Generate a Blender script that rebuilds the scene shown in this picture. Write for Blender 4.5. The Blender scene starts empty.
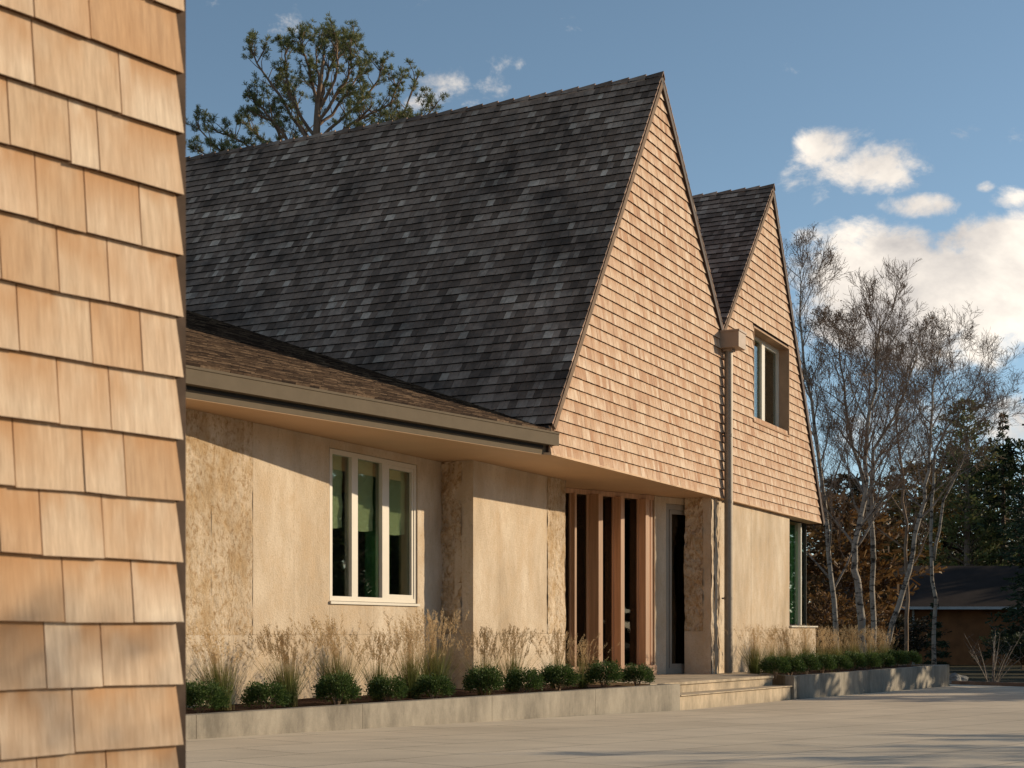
import bpy, math, random
from mathutils import Vector, Matrix, noise
R = math.radians
SC = bpy.context.scene
COL = SC.collection
FP = 1468.0; HX = 512.0; HY = 630.0          # focal length in pixels, principal column, horizon row

# ------------------------------------------------------------------ helpers
def ray(px, py):
    return ((px-HX)/FP, (HY-py)/FP)
def at(px, py, Y):
    a, b = ray(px, py)
    return Vector((a*Y, Y, b*Y))
O = Vector((.504, 20.0, 0)); U = Vector((.4443, .8959, 0)); V = Vector((-.8959, .4443, 0))
def P(s, v, z):
    return Vector((O.x+U.x*s+V.x*v, O.y+U.y*s+V.y*v, z))
def s_at(px, v):                              # where a wall v metres behind the gable front crosses a column
    t = (px-HX)/FP
    x0 = O.x+V.x*v; y0 = O.y+V.y*v
    return (t*y0-x0)/(U.x-t*U.y)
def z_at(px, py, v):
    s = s_at(px, v)
    return (HY-py)/FP*P(s, v, 0).y
def v_at(px, s):
    t = (px-HX)/FP
    x0 = O.x+U.x*s; y0 = O.y+U.y*s
    return (t*y0-x0)/(V.x-t*V.y)

class MB:
    def __init__(self):
        self.v = []; self.f = []; self.mi = []; self.uv = []; self.useuv = False
    def quad(self, a, b, c, d, mi=0, uv=None):
        n = len(self.v); self.v += [tuple(a), tuple(b), tuple(c), tuple(d)]
        self.f.append((n, n+1, n+2, n+3)); self.mi.append(mi); self.uv.append(uv)
    def tri(self, a, b, c, mi=0):
        n = len(self.v); self.v += [tuple(a), tuple(b), tuple(c)]
        self.f.append((n, n+1, n+2)); self.mi.append(mi); self.uv.append(None)
    def hexa(self, p, mi=0, uvs=None, end=False):
        # p: 8 points, 0-3 back ring (bl, br, tr, tl), 4-7 front ring
        n = len(self.v); self.v += [tuple(q) for q in p]
        fs = [(4,5,6,7), (1,0,3,2), (0,1,5,4), (1,2,6,5), (2,3,7,6), (3,0,4,7)]
        for i, f in enumerate(fs):
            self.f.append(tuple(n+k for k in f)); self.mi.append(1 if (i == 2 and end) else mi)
            self.uv.append([uvs[k % 4] for k in f] if uvs else None)
    def prism(self, poly, off, mi=0):
        # polygon of 3-D points (any plane) extruded by the vector off
        n = len(self.v); k = len(poly)
        self.v += [tuple(q) for q in poly]+[tuple(Vector(q)+off) for q in poly]
        self.f.append(tuple(n+i for i in range(k))[::-1]); self.mi.append(mi); self.uv.append(None)
        self.f.append(tuple(n+k+i for i in range(k))); self.mi.append(mi); self.uv.append(None)
        for i in range(k):
            j = (i+1) % k
            self.f.append((n+i, n+j, n+k+j, n+k+i)); self.mi.append(mi); self.uv.append(None)
    def sbox(self, s0, s1, v0, v1, z0, z1, mi=0):
        self.hexa([P(s0,v1,z0),P(s1,v1,z0),P(s1,v1,z1),P(s0,v1,z1),P(s0,v0,z0),P(s1,v0,z0),P(s1,v0,z1),P(s0,v0,z1)], mi)
    def bar(self, a, b, n1, w, n2, h, mi=0):
        # bar from a to b, half-extent w along n1 and h along n2
        a = Vector(a); b = Vector(b); n1 = Vector(n1)*w; n2 = Vector(n2)*h
        self.hexa([a-n1-n2, a+n1-n2, a+n1+n2, a-n1+n2, b-n1-n2, b+n1-n2, b+n1+n2, b-n1+n2], mi)
    def tube(self, pts, rads, sides=6, mi=0, cap=True):
        n = len(self.v); prev = None; m = len(pts)
        for i in range(m):
            p = Vector(pts[i])
            d = (Vector(pts[min(i+1, m-1)])-Vector(pts[max(i-1, 0)]))
            if d.length < 1e-9: d = Vector((0,0,1))
            d.normalize()
            if prev is None:
                a = d.cross(Vector((1,0,0)) if abs(d.x) < .8 else Vector((0,1,0))).normalized()
            else:
                a = (prev-d*prev.dot(d))
                a = a.normalized() if a.length > 1e-6 else d.orthogonal().normalized()
            prev = a; b = d.cross(a)
            for k in range(sides):
                an = 2*math.pi*k/sides
                self.v.append(tuple(p+(a*math.cos(an)+b*math.sin(an))*rads[i]))
        for i in range(m-1):
            for k in range(sides):
                k2 = (k+1) % sides
                self.f.append((n+i*sides+k, n+i*sides+k2, n+(i+1)*sides+k2, n+(i+1)*sides+k)); self.mi.append(mi); self.uv.append(None)
        if cap:
            self.f.append(tuple(n+k for k in range(sides))[::-1]); self.mi.append(mi); self.uv.append(None)
            self.f.append(tuple(n+(m-1)*sides+k for k in range(sides))); self.mi.append(mi); self.uv.append(None)
    def build(self, name, mats, parent=None, smooth=False, recalc=False):
        me = bpy.data.meshes.new(name)
        me.from_pydata(self.v, [], self.f)
        if not isinstance(mats, (list, tuple)): mats = [mats]
        for m in mats: me.materials.append(m)
        me.polygons.foreach_set('material_index', self.mi)
        if any(u is not None for u in self.uv):
            uvl = me.uv_layers.new(name='UVMap'); flat = []
            for f, u in zip(self.f, self.uv):
                for i in range(len(f)):
                    flat += list(u[i]) if u else [0, 0]
            uvl.data.foreach_set('uv', flat)
        if smooth: me.polygons.foreach_set('use_smooth', [True]*len(self.f))
        me.update()
        if recalc:
            import bmesh
            bm = bmesh.new(); bm.from_mesh(me); bmesh.ops.recalc_face_normals(bm, faces=bm.faces); bm.to_mesh(me); bm.free()
        o = bpy.data.objects.new(name, me); COL.objects.link(o)
        if parent: o.parent = parent
        return o
def tag(o, label=None, cat=None, group=None, kind=None):
    if label: o['label'] = label
    if cat: o['category'] = cat
    if group: o['group'] = group
    if kind: o['kind'] = kind
    return o
def empty(name, loc=(0,0,0)):
    o = bpy.data.objects.new(name, None); COL.objects.link(o); o.location = loc; o.empty_display_size = .3
    return o
def keep(o, parent):                          # parent without moving the world-space mesh
    o.parent = parent
    o.matrix_parent_inverse = Matrix.Translation(-Vector(parent.location))
    return o
def copy_tree(o, parent=None):
    c = o.copy(); COL.objects.link(c)
    if parent: c.parent = parent
    for ch in list(o.children): copy_tree(ch, c)
    return c

# ------------------------------------------------------------------ materials
class NT:
    def __init__(self, name):
        self.m = bpy.data.materials.new(name); self.m.use_nodes = True
        self.t = self.m.node_tree; self.n = self.t.nodes; self.l = self.t.links
        self.b = self.n['Principled BSDF']
    def a(self, kind, **kw):
        x = self.n.new(kind)
        for k, v in kw.items():
            if k.startswith('i_'): x.inputs[k[2:].replace('_', ' ')].default_value = v
            else: setattr(x, k, v)
        return x
    def k(self, a, b): self.l.new(a, b)
    def noise(self, vec, scale, detail=4, rough=.55, dist=0.0):
        x = self.a('ShaderNodeTexNoise'); x.inputs['Scale'].default_value = scale
        x.inputs['Detail'].default_value = detail; x.inputs['Roughness'].default_value = rough
        x.inputs['Distortion'].default_value = dist
        if vec is not None: self.k(vec, x.inputs['Vector'])
        return x.outputs['Fac']
    def map(self, vec, scale=(1,1,1), rot=(0,0,0)):
        x = self.a('ShaderNodeMapping'); x.inputs['Scale'].default_value = scale; x.inputs['Rotation'].default_value = rot
        self.k(vec, x.inputs['Vector']); return x.outputs['Vector']
    def pos(self):
        return self.a('ShaderNodeNewGeometry').outputs['Position']
    def obj(self):
        return self.a('ShaderNodeTexCoord').outputs['Object']
    def ramp(self, fac, stops, mode='LINEAR'):
        x = self.a('ShaderNodeValToRGB'); x.color_ramp.interpolation = mode
        e = x.color_ramp.elements
        while len(e) < len(stops): e.new(.5)
        for i, (p, c) in enumerate(stops):
            e[i].position = p; e[i].color = (c[0], c[1], c[2], 1) if not isinstance(c, (int, float)) else (c, c, c, 1)
        self.k(fac, x.inputs['Fac']); return x.outputs['Color']
    def mix(self, fac, a, b, mode='MIX'):
        x = self.a('ShaderNodeMix', data_type='RGBA', blend_type=mode)
        for s, val in ((0, fac), (6, a), (7, b)):
            if hasattr(val, 'is_output'): self.k(val, x.inputs[s])
            elif isinstance(val, (int, float)): x.inputs[s].default_value = val if s == 0 else (val, val, val, 1)
            else: x.inputs[s].default_value = (val[0], val[1], val[2], 1)
        return x.outputs[2]
    def math(self, op, a, b=None, c=None):
        x = self.a('ShaderNodeMath', operation=op)
        for i, val in enumerate((a, b, c)):
            if val is None: continue
            if hasattr(val, 'is_output'): self.k(val, x.inputs[i])
            else: x.inputs[i].default_value = val
        return x.outputs[0]
    def bump(self, h, strength=.3, dist=.01):
        x = self.a('ShaderNodeBump'); x.inputs['Strength'].default_value = strength; x.inputs['Distance'].default_value = dist
        self.k(h, x.inputs['Height']); self.k(x.outputs['Normal'], self.b.inputs['Normal'])
    def done(self, col=None, rough=.8, spec=.3, metal=0.0):
        if col is not None:
            if hasattr(col, 'is_output'): self.k(col, self.b.inputs['Base Color'])
            else: self.b.inputs['Base Color'].default_value = (*col, 1)
        self.b.inputs['Roughness'].default_value = rough
        self.b.inputs['Specular IOR Level'].default_value = spec
        self.b.inputs['Metallic'].default_value = metal
        return self.m

def cedar(name, grain, stops, stain, uvstain=.5, patch=False):
    n = NT(name); g = n.a('ShaderNodeNewGeometry'); isl = g.outputs['Random Per Island']
    col = n.ramp(isl, stops)
    # a different grain for every shingle: shift the coordinates by the island's number
    off = n.a('ShaderNodeCombineXYZ'); m1 = n.math('MULTIPLY', isl, 57.0); n.k(m1, off.inputs[0]); n.k(m1, off.inputs[2])
    add = n.a('ShaderNodeVectorMath', operation='ADD'); n.k(g.outputs['Position'], add.inputs[0]); n.k(off.outputs[0], add.inputs[1])
    vec = add.outputs[0]
    gr = n.noise(n.map(vec, (grain, grain, grain*.05)), 1.0, 5, .65)
    col = n.mix(.6, col, n.ramp(gr, [(.32, (.62, .55, .50)), (.66, (1.12, 1.1, 1.08))]), 'MULTIPLY')
    bl = n.noise(n.map(vec, (3.5, 3.5, 2.2)), 1.0, 3, .6)
    col = n.mix(n.math('MULTIPLY', n.ramp(bl, [(.45, 0.0), (.72, 1.0)]), .55), col, stain)
    if patch: col = n.mix(1.0, col, n.ramp(n.noise(g.outputs['Position'], .75, 4, .6), [(.36, .48), (.5, .92), (.66, 1.22)]), 'MULTIPLY')
    uv = n.a('ShaderNodeTexCoord').outputs['UV']; sp = n.a('ShaderNodeSeparateXYZ'); n.k(uv, sp.inputs[0])
    up = n.math('MULTIPLY', n.ramp(sp.outputs[1], [(.15, 0.0), (.75, 1.0)]), n.ramp(n.noise(n.map(vec, (6, 6, 3)), 1.0, 3), [(.40, 0.0), (.58, 1.0)]))
    col = n.mix(n.math('MULTIPLY', up, uvstain), col, stain)
    n.bump(gr, .35, .004)
    return n.done(col, .78, .25)
M = {}
M['cedar_near'] = cedar('cedar near', 60, [(0, (.56,.38,.235)), (.2, (.66,.50,.345)), (.4, (.73,.58,.425)), (.6, (.61,.44,.29)), (.8, (.77,.63,.475)), (1, (.57,.36,.205))], (.50,.27,.125), 1.0)
M['cedar'] = cedar('cedar siding', 45, [(0, (.41,.235,.145)), (.2, (.58,.41,.275)), (.45, (.65,.49,.355)), (.6, (.53,.355,.235)), (.85, (.71,.565,.425)), (1, (.46,.265,.155))], (.40,.20,.095), .75)
M['roof'] = cedar('weathered roof shingle', 28, [(0, (.17,.100,.064)), (.2, (.28,.170,.114)), (.55, (.365,.228,.158)), (.84, (.44,.287,.205)), (.95, (.56,.385,.28)), (1, (.80,.58,.43))], (.07,.048,.036), .25, True)
def brown_roof():
    n = NT('brown roof shingle'); g = n.a('ShaderNodeNewGeometry')
    col = n.ramp(g.outputs['Random Per Island'], [(0, (.025,.014,.009)), (.4, (.07,.042,.026)), (.75, (.125,.08,.05)), (1, (.24,.165,.105))])
    gr = n.noise(n.map(g.outputs['Position'], (16, 16, 30)), 1.0, 4, .7)
    col = n.mix(.8, col, n.ramp(gr, [(.35, (.4,.36,.34)), (.65, (1.25,1.2,1.15))]), 'MULTIPLY')
    return n.done(col, .85, .2)
M['brown'] = brown_roof()
def stone(name, rough):
    n = NT(name); p = n.pos()
    big = n.noise(n.map(p, (1.1, 1.1, .45)), 1.0, 4, .6)
    col = n.ramp(big, [(.3, (.45,.355,.25)), (.5, (.59,.48,.355)), (.7, (.69,.585,.455))])
    vert = n.noise(n.map(p, (4, 4, 1.6)), 1.0, 6, .7)
    col = n.mix(.6, col, n.ramp(vert, [(.35, (.80,.75,.69)), (.6, (1.05,1.04,1.03))]), 'MULTIPLY')
    fine = n.noise(p, 42, 5, .7)
    if rough:
        rg = n.noise(n.map(p, (1, 1, .8)), 15, 9, .82, .1)
        pit = n.ramp(rg, [(.36, (.42,.29,.16)), (.44, (.80,.68,.53)), (.52, (1.08,1.06,1.03))])
        col = n.mix(.9, col, pit, 'MULTIPLY')
        col = n.mix(n.math('MULTIPLY', n.ramp(n.noise(p, 3.2, 3), [(.46, 0.), (.62, 1.)]), .5), col, (.42,.26,.11))
        n.bump(n.math('ADD', rg, n.math('MULTIPLY', fine, .3)), .9, .028)
    else:
        col = n.mix(.35, col, n.ramp(fine, [(.3, (.82,.78,.74)), (.55, (1.03,1.03,1.03))]), 'MULTIPLY')
        bl2 = n.noise(n.map(p, (1, 1, .7)), 2.1, 8, .78)
        col = n.mix(n.math('MULTIPLY', n.ramp(bl2, [(.46, 0.), (.62, 1.)]), .5), col, (.54,.385,.235))
        holes = n.noise(n.map(p, (1, 1, .8)), 30, 5, .8)
        col = n.mix(n.math('MULTIPLY', n.ramp(holes, [(.58, 0.), (.66, 1.)]), .6), col, (.33,.22,.115))
        n.bump(n.math('ADD', fine, holes), .7, .012)
    return n.done(col, .9, .2)
M['stone'] = stone('cream limestone', False)
M['stone_rough'] = stone('split limestone', True)
def plain(name, col, rough=.6, metal=0., spec=.4, var=.12, sc=6, bump=0):
    n = NT(name); p = n.pos()
    f = n.noise(p, sc, 4, .6)
    c = n.mix(1.0, col, n.ramp(f, [(.3, 1-var), (.7, 1+var)]), 'MULTIPLY')
    if bump: n.bump(n.noise(p, 60, 4, .6), bump, .01)
    return n.done(c, rough, spec, metal)
M['gutter'] = plain('bronze gutter paint', (.15,.118,.082), .85, .0, .08, .06)
M['soffit'] = plain('soffit board', (.56,.36,.205), .6, 0, .3, .06, 1.2)
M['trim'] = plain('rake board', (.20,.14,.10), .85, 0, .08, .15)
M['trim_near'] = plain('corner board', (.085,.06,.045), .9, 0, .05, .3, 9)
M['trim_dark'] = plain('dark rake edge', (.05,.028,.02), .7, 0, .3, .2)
M['frame'] = plain('cream window frame', (.66,.60,.50), .4, 0, .5, .03)
M['frame_grey'] = plain('grey door frame', (.31,.265,.21), .4, 0, .5, .05)
M['steel'] = plain('brushed downspout metal', (.26,.215,.165), .5, .3, .5, .10, 12)
M['copper'] = plain('leader box metal', (.33,.24,.175), .6, .05, .5, .10)
M['endgrain_shade'] = plain('end grain with butt shade', (.085,.045,.022), .9, 0, .1, .3)  # end grain darkened further, putting the shade under shingle butts into colour
M['endroof'] = plain('dark butt ends', (.012,.010,.009), .9, 0, .1, .3)  # roof butts given the same painted shade, nearly black
M['reveal'] = plain('stained reveal board', (.42,.27,.17), .8, 0, .1, .1)
M['frame_dark'] = plain('dark window frame', (.03,.03,.027), .6)
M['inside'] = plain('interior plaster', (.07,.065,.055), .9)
M['blind'] = plain('woven roman shade', (.86,.84,.66), .9, 0, .1, .05, 30)
M['curtain'] = plain('green curtain', (.12,.27,.15), .9, 0, .1, .25, 9)
M['black'] = plain('flat black', (.012,.011,.010), .6)
def wood(name, base):
    n = NT(name); p = n.pos()
    g = n.noise(n.map(p, (22, 22, .8)), 1.0, 5, .6)
    c = n.mix(1.0, base, n.ramp(g, [(.3, (.75,.7,.66)), (.7, (1.15,1.13,1.1))]), 'MULTIPLY')
    return n.done(c, .55, .35)
M['wood'] = wood('oiled fir', (.55,.35,.225))
def glass(name, tint, gl=.10):
    n = NT(name); n.n.remove(n.b)
    out = n.n['Material Output']
    tr = n.a('ShaderNodeBsdfTransparent'); tr.inputs[0].default_value = (*tint, 1)
    go = n.a('ShaderNodeBsdfGlossy'); go.inputs['Roughness'].default_value = .015
    fr = n.a('ShaderNodeFresnel'); fr.inputs[0].default_value = 1.5
    f2 = n.math('MINIMUM', n.math('MULTIPLY', fr.outputs[0], 1.1), .6)
    mx = n.a('ShaderNodeMixShader'); n.k(f2, mx.inputs[0]); n.k(tr.outputs[0], mx.inputs[1]); n.k(go.outputs[0], mx.inputs[2])
    n.k(mx.outputs[0], out.inputs[0]); return n.m
M['glass'] = glass('window glass', (.86,.92,.82))
M['glass_dark'] = glass('smoked door glass', (.34,.34,.31))
def concrete(name, col, board=True):
    n = NT(name); p = n.pos()
    a = n.noise(n.map(p, (2.6, 2.6, 1.0)), 1.0, 7, .72)
    c = n.mix(1.0, col, n.ramp(a, [(.34, .58), (.62, 1.18)]), 'MULTIPLY')
    f = n.noise(p, 70, 4, .7)
    c = n.mix(.5, c, n.ramp(f, [(.3, .78), (.6, 1.05)]), 'MULTIPLY')
    n.bump(f, .25, .004)
    return n.done(c, .85, .25)
M['concrete'] = concrete('cast concrete', (.32,.28,.222))
M['step'] = concrete('limestone step', (.50,.40,.28))
def paving():
    n = NT('driveway paving'); p = n.pos()
    vec = n.map(p, (1, 1, 1), (0, 0, R(-50)))
    br = n.a('ShaderNodeTexBrick'); n.k(vec, br.inputs['Vector'])
    br.inputs['Scale'].default_value = 1.0; br.inputs['Brick Width'].default_value = 1.8; br.inputs['Row Height'].default_value = .9
    br.inputs['Mortar Size'].default_value = .012; br.inputs['Mortar Smooth'].default_value = .3
    br.inputs['Color1'].default_value = (.62,.52,.395,1); br.inputs['Color2'].default_value = (.575,.48,.36,1)
    br.inputs['Mortar'].default_value = (.30,.245,.18,1)
    c = br.outputs['Color']
    a = n.noise(p, .55, 5, .65)
    c = n.mix(1.0, c, n.ramp(a, [(.3, .84), (.7, 1.10)]), 'MULTIPLY')
    st = n.noise(n.map(p, (.25, 1.6, 1), (0, 0, R(28))), 1.6, 4, .6)
    c = n.mix(.6, c, n.ramp(st, [(.35, .84), (.65, 1.06)]), 'MULTIPLY')
    f = n.noise(p, 55, 4, .75)
    c = n.mix(.5, c, n.ramp(f, [(.3, .75), (.6, 1.06)]), 'MULTIPLY')
    n.bump(f, .3, .004)
    return n.done(c, .85, .25)
M['paving'] = paving()
def leafy(name, cols, trans=.25):
    n = NT(name); g = n.a('ShaderNodeNewGeometry')
    c = n.ramp(g.outputs['Random Per Island'], cols)
    n.done(c, .65, .25)
    out = n.n['Material Output']
    tl = n.a('ShaderNodeBsdfTranslucent'); n.k(c, tl.inputs[0])
    mx = n.a('ShaderNodeMixShader'); mx.inputs[0].default_value = trans
    n.k(n.b.outputs[0], mx.inputs[1]); n.k(tl.outputs[0], mx.inputs[2]); n.k(mx.outputs[0], out.inputs[0])
    return n.m
M['shrub'] = leafy('shrub leaves', [(0, (.03,.06,.016)), (.5, (.06,.105,.025)), (1, (.12,.17,.045))])
M['needle'] = leafy('pine needles', [(0, (.10,.12,.045)), (.5, (.165,.185,.07)), (.9, (.23,.225,.09)), (1, (.27,.21,.10))])
M['spruce'] = leafy('dark spruce needles', [(0, (.020,.034,.016)), (.6, (.038,.058,.026)), (1, (.065,.08,.035))])
M['cedar_tree'] = leafy('bronze green foliage', [(0, (.09,.115,.035)), (.5, (.15,.16,.05)), (1, (.24,.18,.065))])
M['rust'] = leafy('rust brown leaves', [(0, (.09,.045,.018)), (.5, (.17,.085,.03)), (1, (.27,.15,.05))])
M['gold'] = leafy('yellow ochre leaves', [(0, (.10,.065,.02)), (.6, (.17,.11,.03)), (1, (.23,.16,.05))])
M['woods'] = leafy('far woods leaves', [(0, (.018,.018,.010)), (.5, (.035,.03,.015)), (1, (.065,.045,.02))])
M['dryleaf'] = leafy('dry brown leaf', [(0, (.08,.045,.025)), (1, (.17,.11,.07))])
def blade():
    n = NT('grass blade'); uv = n.a('ShaderNodeTexCoord').outputs['UV']; sp = n.a('ShaderNodeSeparateXYZ'); n.k(uv, sp.inputs[0])
    g = n.a('ShaderNodeNewGeometry').outputs['Random Per Island']
    c = n.ramp(sp.outputs[1], [(0, (.18,.14,.05)), (.2, (.10,.13,.035)), (.62, (.17,.18,.055)), (.85, (.38,.28,.13)), (1, (.50,.35,.20))])
    c = n.mix(1.0, c, n.ramp(g, [(0, .65), (1, 1.35)]), 'MULTIPLY')
    n.done(c, .6, .3); out = n.n['Material Output']
    tl = n.a('ShaderNodeBsdfTranslucent'); n.k(c, tl.inputs[0])
    mx = n.a('ShaderNodeMixShader'); mx.inputs[0].default_value = .35
    n.k(n.b.outputs[0], mx.inputs[1]); n.k(tl.outputs[0], mx.inputs[2]); n.k(mx.outputs[0], out.inputs[0])
    return n.m
M['blade'] = blade()
M['plume'] = leafy('seed plume', [(0, (.44,.30,.15)), (1, (.66,.49,.28))], .4)
def mulch():
    n = NT('bark mulch'); p = n.pos(); f = n.noise(p, 30, 5, .8)
    c = n.ramp(f, [(.3, (.018,.009,.006)), (.55, (.055,.026,.016)), (.75, (.10,.05,.03))])
    n.bump(f, 1.0, .05); return n.done(c, .95, .1)
M['mulch'] = mulch()
def soil():
    n = NT('leaf strewn ground'); p = n.pos(); f = n.noise(p, 1.2, 6, .75)
    c = n.ramp(f, [(.3, (.020,.020,.010)), (.5, (.045,.040,.018)), (.62, (.075,.05,.025)), (.8, (.10,.07,.03))])
    n.bump(f, .8, .05); return n.done(c, .95, .1)
M['soil'] = soil()
def bark(name, a, b, marks=None):
    n = NT(name); p = n.pos(); f = n.noise(n.map(p, (6, 6, 2)), 1.0, 5, .7)
    c = n.ramp(f, [(.35, a), (.65, b)])
    if marks:
        mk = n.noise(n.map(p, (3.5, 3.5, 9)), 1.0, 4, .7)
        c = n.mix(n.ramp(mk, [(.52, 0.), (.60, 1.)]), c, marks)
    n.bump(f, .5, .02); return n.done(c, .85, .2)
M['birch'] = bark('birch bark', (.27,.225,.18), (.42,.365,.30), (.05,.042,.038))
M['twig'] = bark('grey brown twigs', (.19,.125,.085), (.34,.24,.165))
M['branch'] = bark('pale branch bark', (.22,.175,.14), (.34,.285,.235), (.08,.065,.055))
M['pinebark'] = bark('pine bark', (.16,.105,.075), (.27,.185,.13))
M['rock'] = plain('grey rock', (.22,.21,.19), .9, 0, .2, .3, 5, .6)
M['farwall'] = plain('brown stained boards', (.26,.105,.04), .8, 0, .2, .25, 1.5)
M['farroof'] = plain('dark brown roof', (.035,.022,.017), .9, 0, .2, .25, 1.2)
M['farwhite'] = plain('white eave trim', (.55,.52,.48), .6)
M['edge'] = plain('rusty edging', (.20,.12,.08), .8, 0, .2, .3, 3)

# ------------------------------------------------------------------ shingles
def shingles(mb, org, ax, up, nr, y0, y1, lo, hi, expo, wr, tb, seed, holes=(), gap=.004, lap=.35, jit=.003, seams=None, lift=0.0, endskew=0.0):
    """rows of tapered shingles. lo/hi: functions of height giving the row's limits; holes: (a0,a1,y0,y1)."""
    rd = random.Random(seed); y = y0; row = 0
    while y < y1-1e-4:
        yt = min(y+expo, y1)
        a = min(lo(y), lo(yt))-rd.random()*wr[1]; end = max(hi(y), hi(yt))
        if seams and row in seams: cuts = seams[row]
        else:
            cuts = [a]
            while cuts[-1] < end: cuts.append(cuts[-1]+rd.uniform(*wr))
        for c0, c1 in zip(cuts[:-1], cuts[1:]):
            x0, x1 = c0+gap/2, c1-gap/2
            spans = [(x0, x1)]
            for (h0, h1, k0, k1) in holes:
                if y+expo*.5 > k0 and y+expo*.5 < k1:
                    ns = []
                    for (p0, p1) in spans:
                        if p1 <= h0 or p0 >= h1: ns.append((p0, p1))
                        else:
                            if p0 < h0-.01: ns.append((p0, h0))
                            if p1 > h1+.01: ns.append((h1, p1))
                    spans = ns
            for (p0, p1) in spans:
                t = tb*rd.uniform(.93, 1.07); dy = rd.uniform(-jit, jit)
                yb = y+dy; ytt = min(yt+expo*lap, y1)
                def cl(q, yy): return min(max(q, lo(yy)), hi(yy))
                if endskew and c1 == cuts[-1]: p1e = p1-endskew
                else: p1e = p1
                bl, br, tr, tl = cl(p0, yb), cl(p1, yb), cl(p1e, ytt), cl(p0, ytt)
                if br-bl < .008 and tr-tl < .008: continue
                th = tb*.12
                q = lambda x_, y_, n_: org+ax*x_+up*y_+nr*(n_+lift)
                sk = rd.uniform(-.002, .002)
                mb.hexa([q(bl,yb,-.004), q(br,yb,-.004), q(tr,ytt,-.004), q(tl,ytt,-.004),
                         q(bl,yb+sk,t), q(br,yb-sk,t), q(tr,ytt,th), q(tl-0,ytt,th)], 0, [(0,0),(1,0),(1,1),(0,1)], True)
        y += expo; row += 1
EZ = Vector((0,0,1)); NG = -V                 # NG: outward normal of the gable front

# ------------------------------------------------------------------ ground
def gh(x, y):
    d = (x+3.01)*.683+(y-13.55)*.730
    k = [(-60,-.70),(0,-1.017),(9.6,-1.175),(13.9,-1.195),(23.6,-1.285),(34,-1.5),(60,-1.8),(2000,-1.8)]
    if d <= k[0][0]: return k[0][1]
    for (a, za), (b, zb) in zip(k[:-1], k[1:]):
        if d <= b: return za+(zb-za)*(d-a)/(b-a)
    return k[-1][1]
def sheet(name, xs, ys, dz, mat):
    mb = MB()
    for i in range(len(xs)-1):
        for j in range(len(ys)-1):
            mb.quad(*[(x, y, gh(x, y)+dz) for x, y in ((xs[i],ys[j]),(xs[i+1],ys[j]),(xs[i+1],ys[j+1]),(xs[i],ys[j+1]))])
    return mb.build(name, mat)
def lin(a, b, n): return [a+(b-a)*i/n for i in range(n+1)]
xs = [-900,-300,-120]+lin(-60, 60, 60)+[90,150,400,900]; ys = [-300,-100,-40]+lin(-20, 90, 60)+[120,200,500,1500]
tag(sheet('ground', xs, ys, -.02, M['soil']), kind='structure')
# driveway: a fan of strips inside its outline
mb = MB()
far_edge = [(-14,3),(-9,8),(-3.3,13.45),(2.46,21.3),(4.9,25.2),(9.98,33.4),(10.6,35.8),(12.0,33.6),(17,30.5),(26,27.5),(60,22)]
N = 24
for (x0, y0), (x1, y1) in zip(far_edge[:-1], far_edge[1:]):
    for i in range(6):
        xa, ya = x0+(x1-x0)*i/6, y0+(y1-y0)*i/6; xb, yb = x0+(x1-x0)*(i+1)/6, y0+(y1-y0)*(i+1)/6
        for j in range(N):
            def q(x, y, t): 
                X = x+(x*1.0+6-x)*t*.5; Y = y+(-30-y)*t
                return (X, Y, gh(X, Y)+.006)
            mb.quad(q(xa,ya,j/N), q(xa,ya,(j+1)/N), q(xb,yb,(j+1)/N), q(xb,yb,j/N))
tag(mb.build('driveway', M['paving'], recalc=False), kind='structure')

# ------------------------------------------------------------------ the main house
house = empty('house', P(3, 3, -1.1))
tag(house, 'shingled house with twin steep gables, weathered grey roof and cream limestone ground floor', 'house')
def H(o): return keep(o, house)
Z0 = 2.384; ZF = -.79                          # underside of the upper floor, floor level
VW = 1.72                                      # window wall
S_P = s_at(441, VW); V2 = v_at(473, S_P)       # left pillar and entrance wall
VO = -.06
S_A = s_at(662.5, VO); Z_A = z_at(662.5, 75.5, VO)
S_V = s_at(723.5, VO); Z_V = z_at(723.5, 330, VO)
S_B = s_at(773.5, VO); Z_B = z_at(773.5, 187, VO)
S_E = s_at(824.5, VO); Z_E = 2.40
ZL = 2.79; S_L = 0.0
print('frame', S_P, V2, S_A, Z_A, S_V, Z_V, S_B, Z_B, S_E)
def lerpf(a, za, b, zb): return lambda z: a+(b-a)*(z-za)/(zb-za)
# gable siding
fl = lerpf(S_L, ZL, S_A, Z_A); fr = lerpf(S_V, Z_V, S_A, Z_A)
lo1 = lambda z: S_L if z < ZL else fl(z)
hi1 = lambda z: S_V if z < Z_V else fr(z)
SID = .05
org = O.copy()
mb = MB(); shingles(mb, org+NG*0, U, EZ, NG, Z0+.012, Z_A-.02, lo1, hi1, .168, (.055,.165), .037, 3, gap=.002, jit=.0015)
sid1 = H(mb.build('gable_siding', [M['cedar'], M['endgrain_shade']])); 
gl = lerpf(S_V, Z_V, S_B, Z_B); gr = lerpf(S_E, Z_E, S_B, Z_B)
lo2 = lambda z: S_V if z < Z_V else gl(z)
hi2 = lambda z: gr(z)
WS0, WS1 = s_at(752.5, 0), s_at(787.5, 0)
WZ1 = (z_at(752.5, 326, 0)+z_at(787.5, 351, 0))/2; WZ0 = (z_at(752.5, 419.5, 0)+z_at(787.5, 436.5, 0))/2
print('upper window', WS0, WS1, WZ0, WZ1, z_at(752.5,326,0), z_at(787.5,351,0), z_at(752.5,419.5,0), z_at(787.5,436.5,0))
mb = MB(); shingles(mb, org, U, EZ, NG, Z0+.012, Z_B-.02, lo2, hi2, .168, (.055,.165), .037, 8, [(WS0-.02, WS1+.02, WZ0-.02, WZ1+.02)], gap=.002, jit=.0015)
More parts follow.
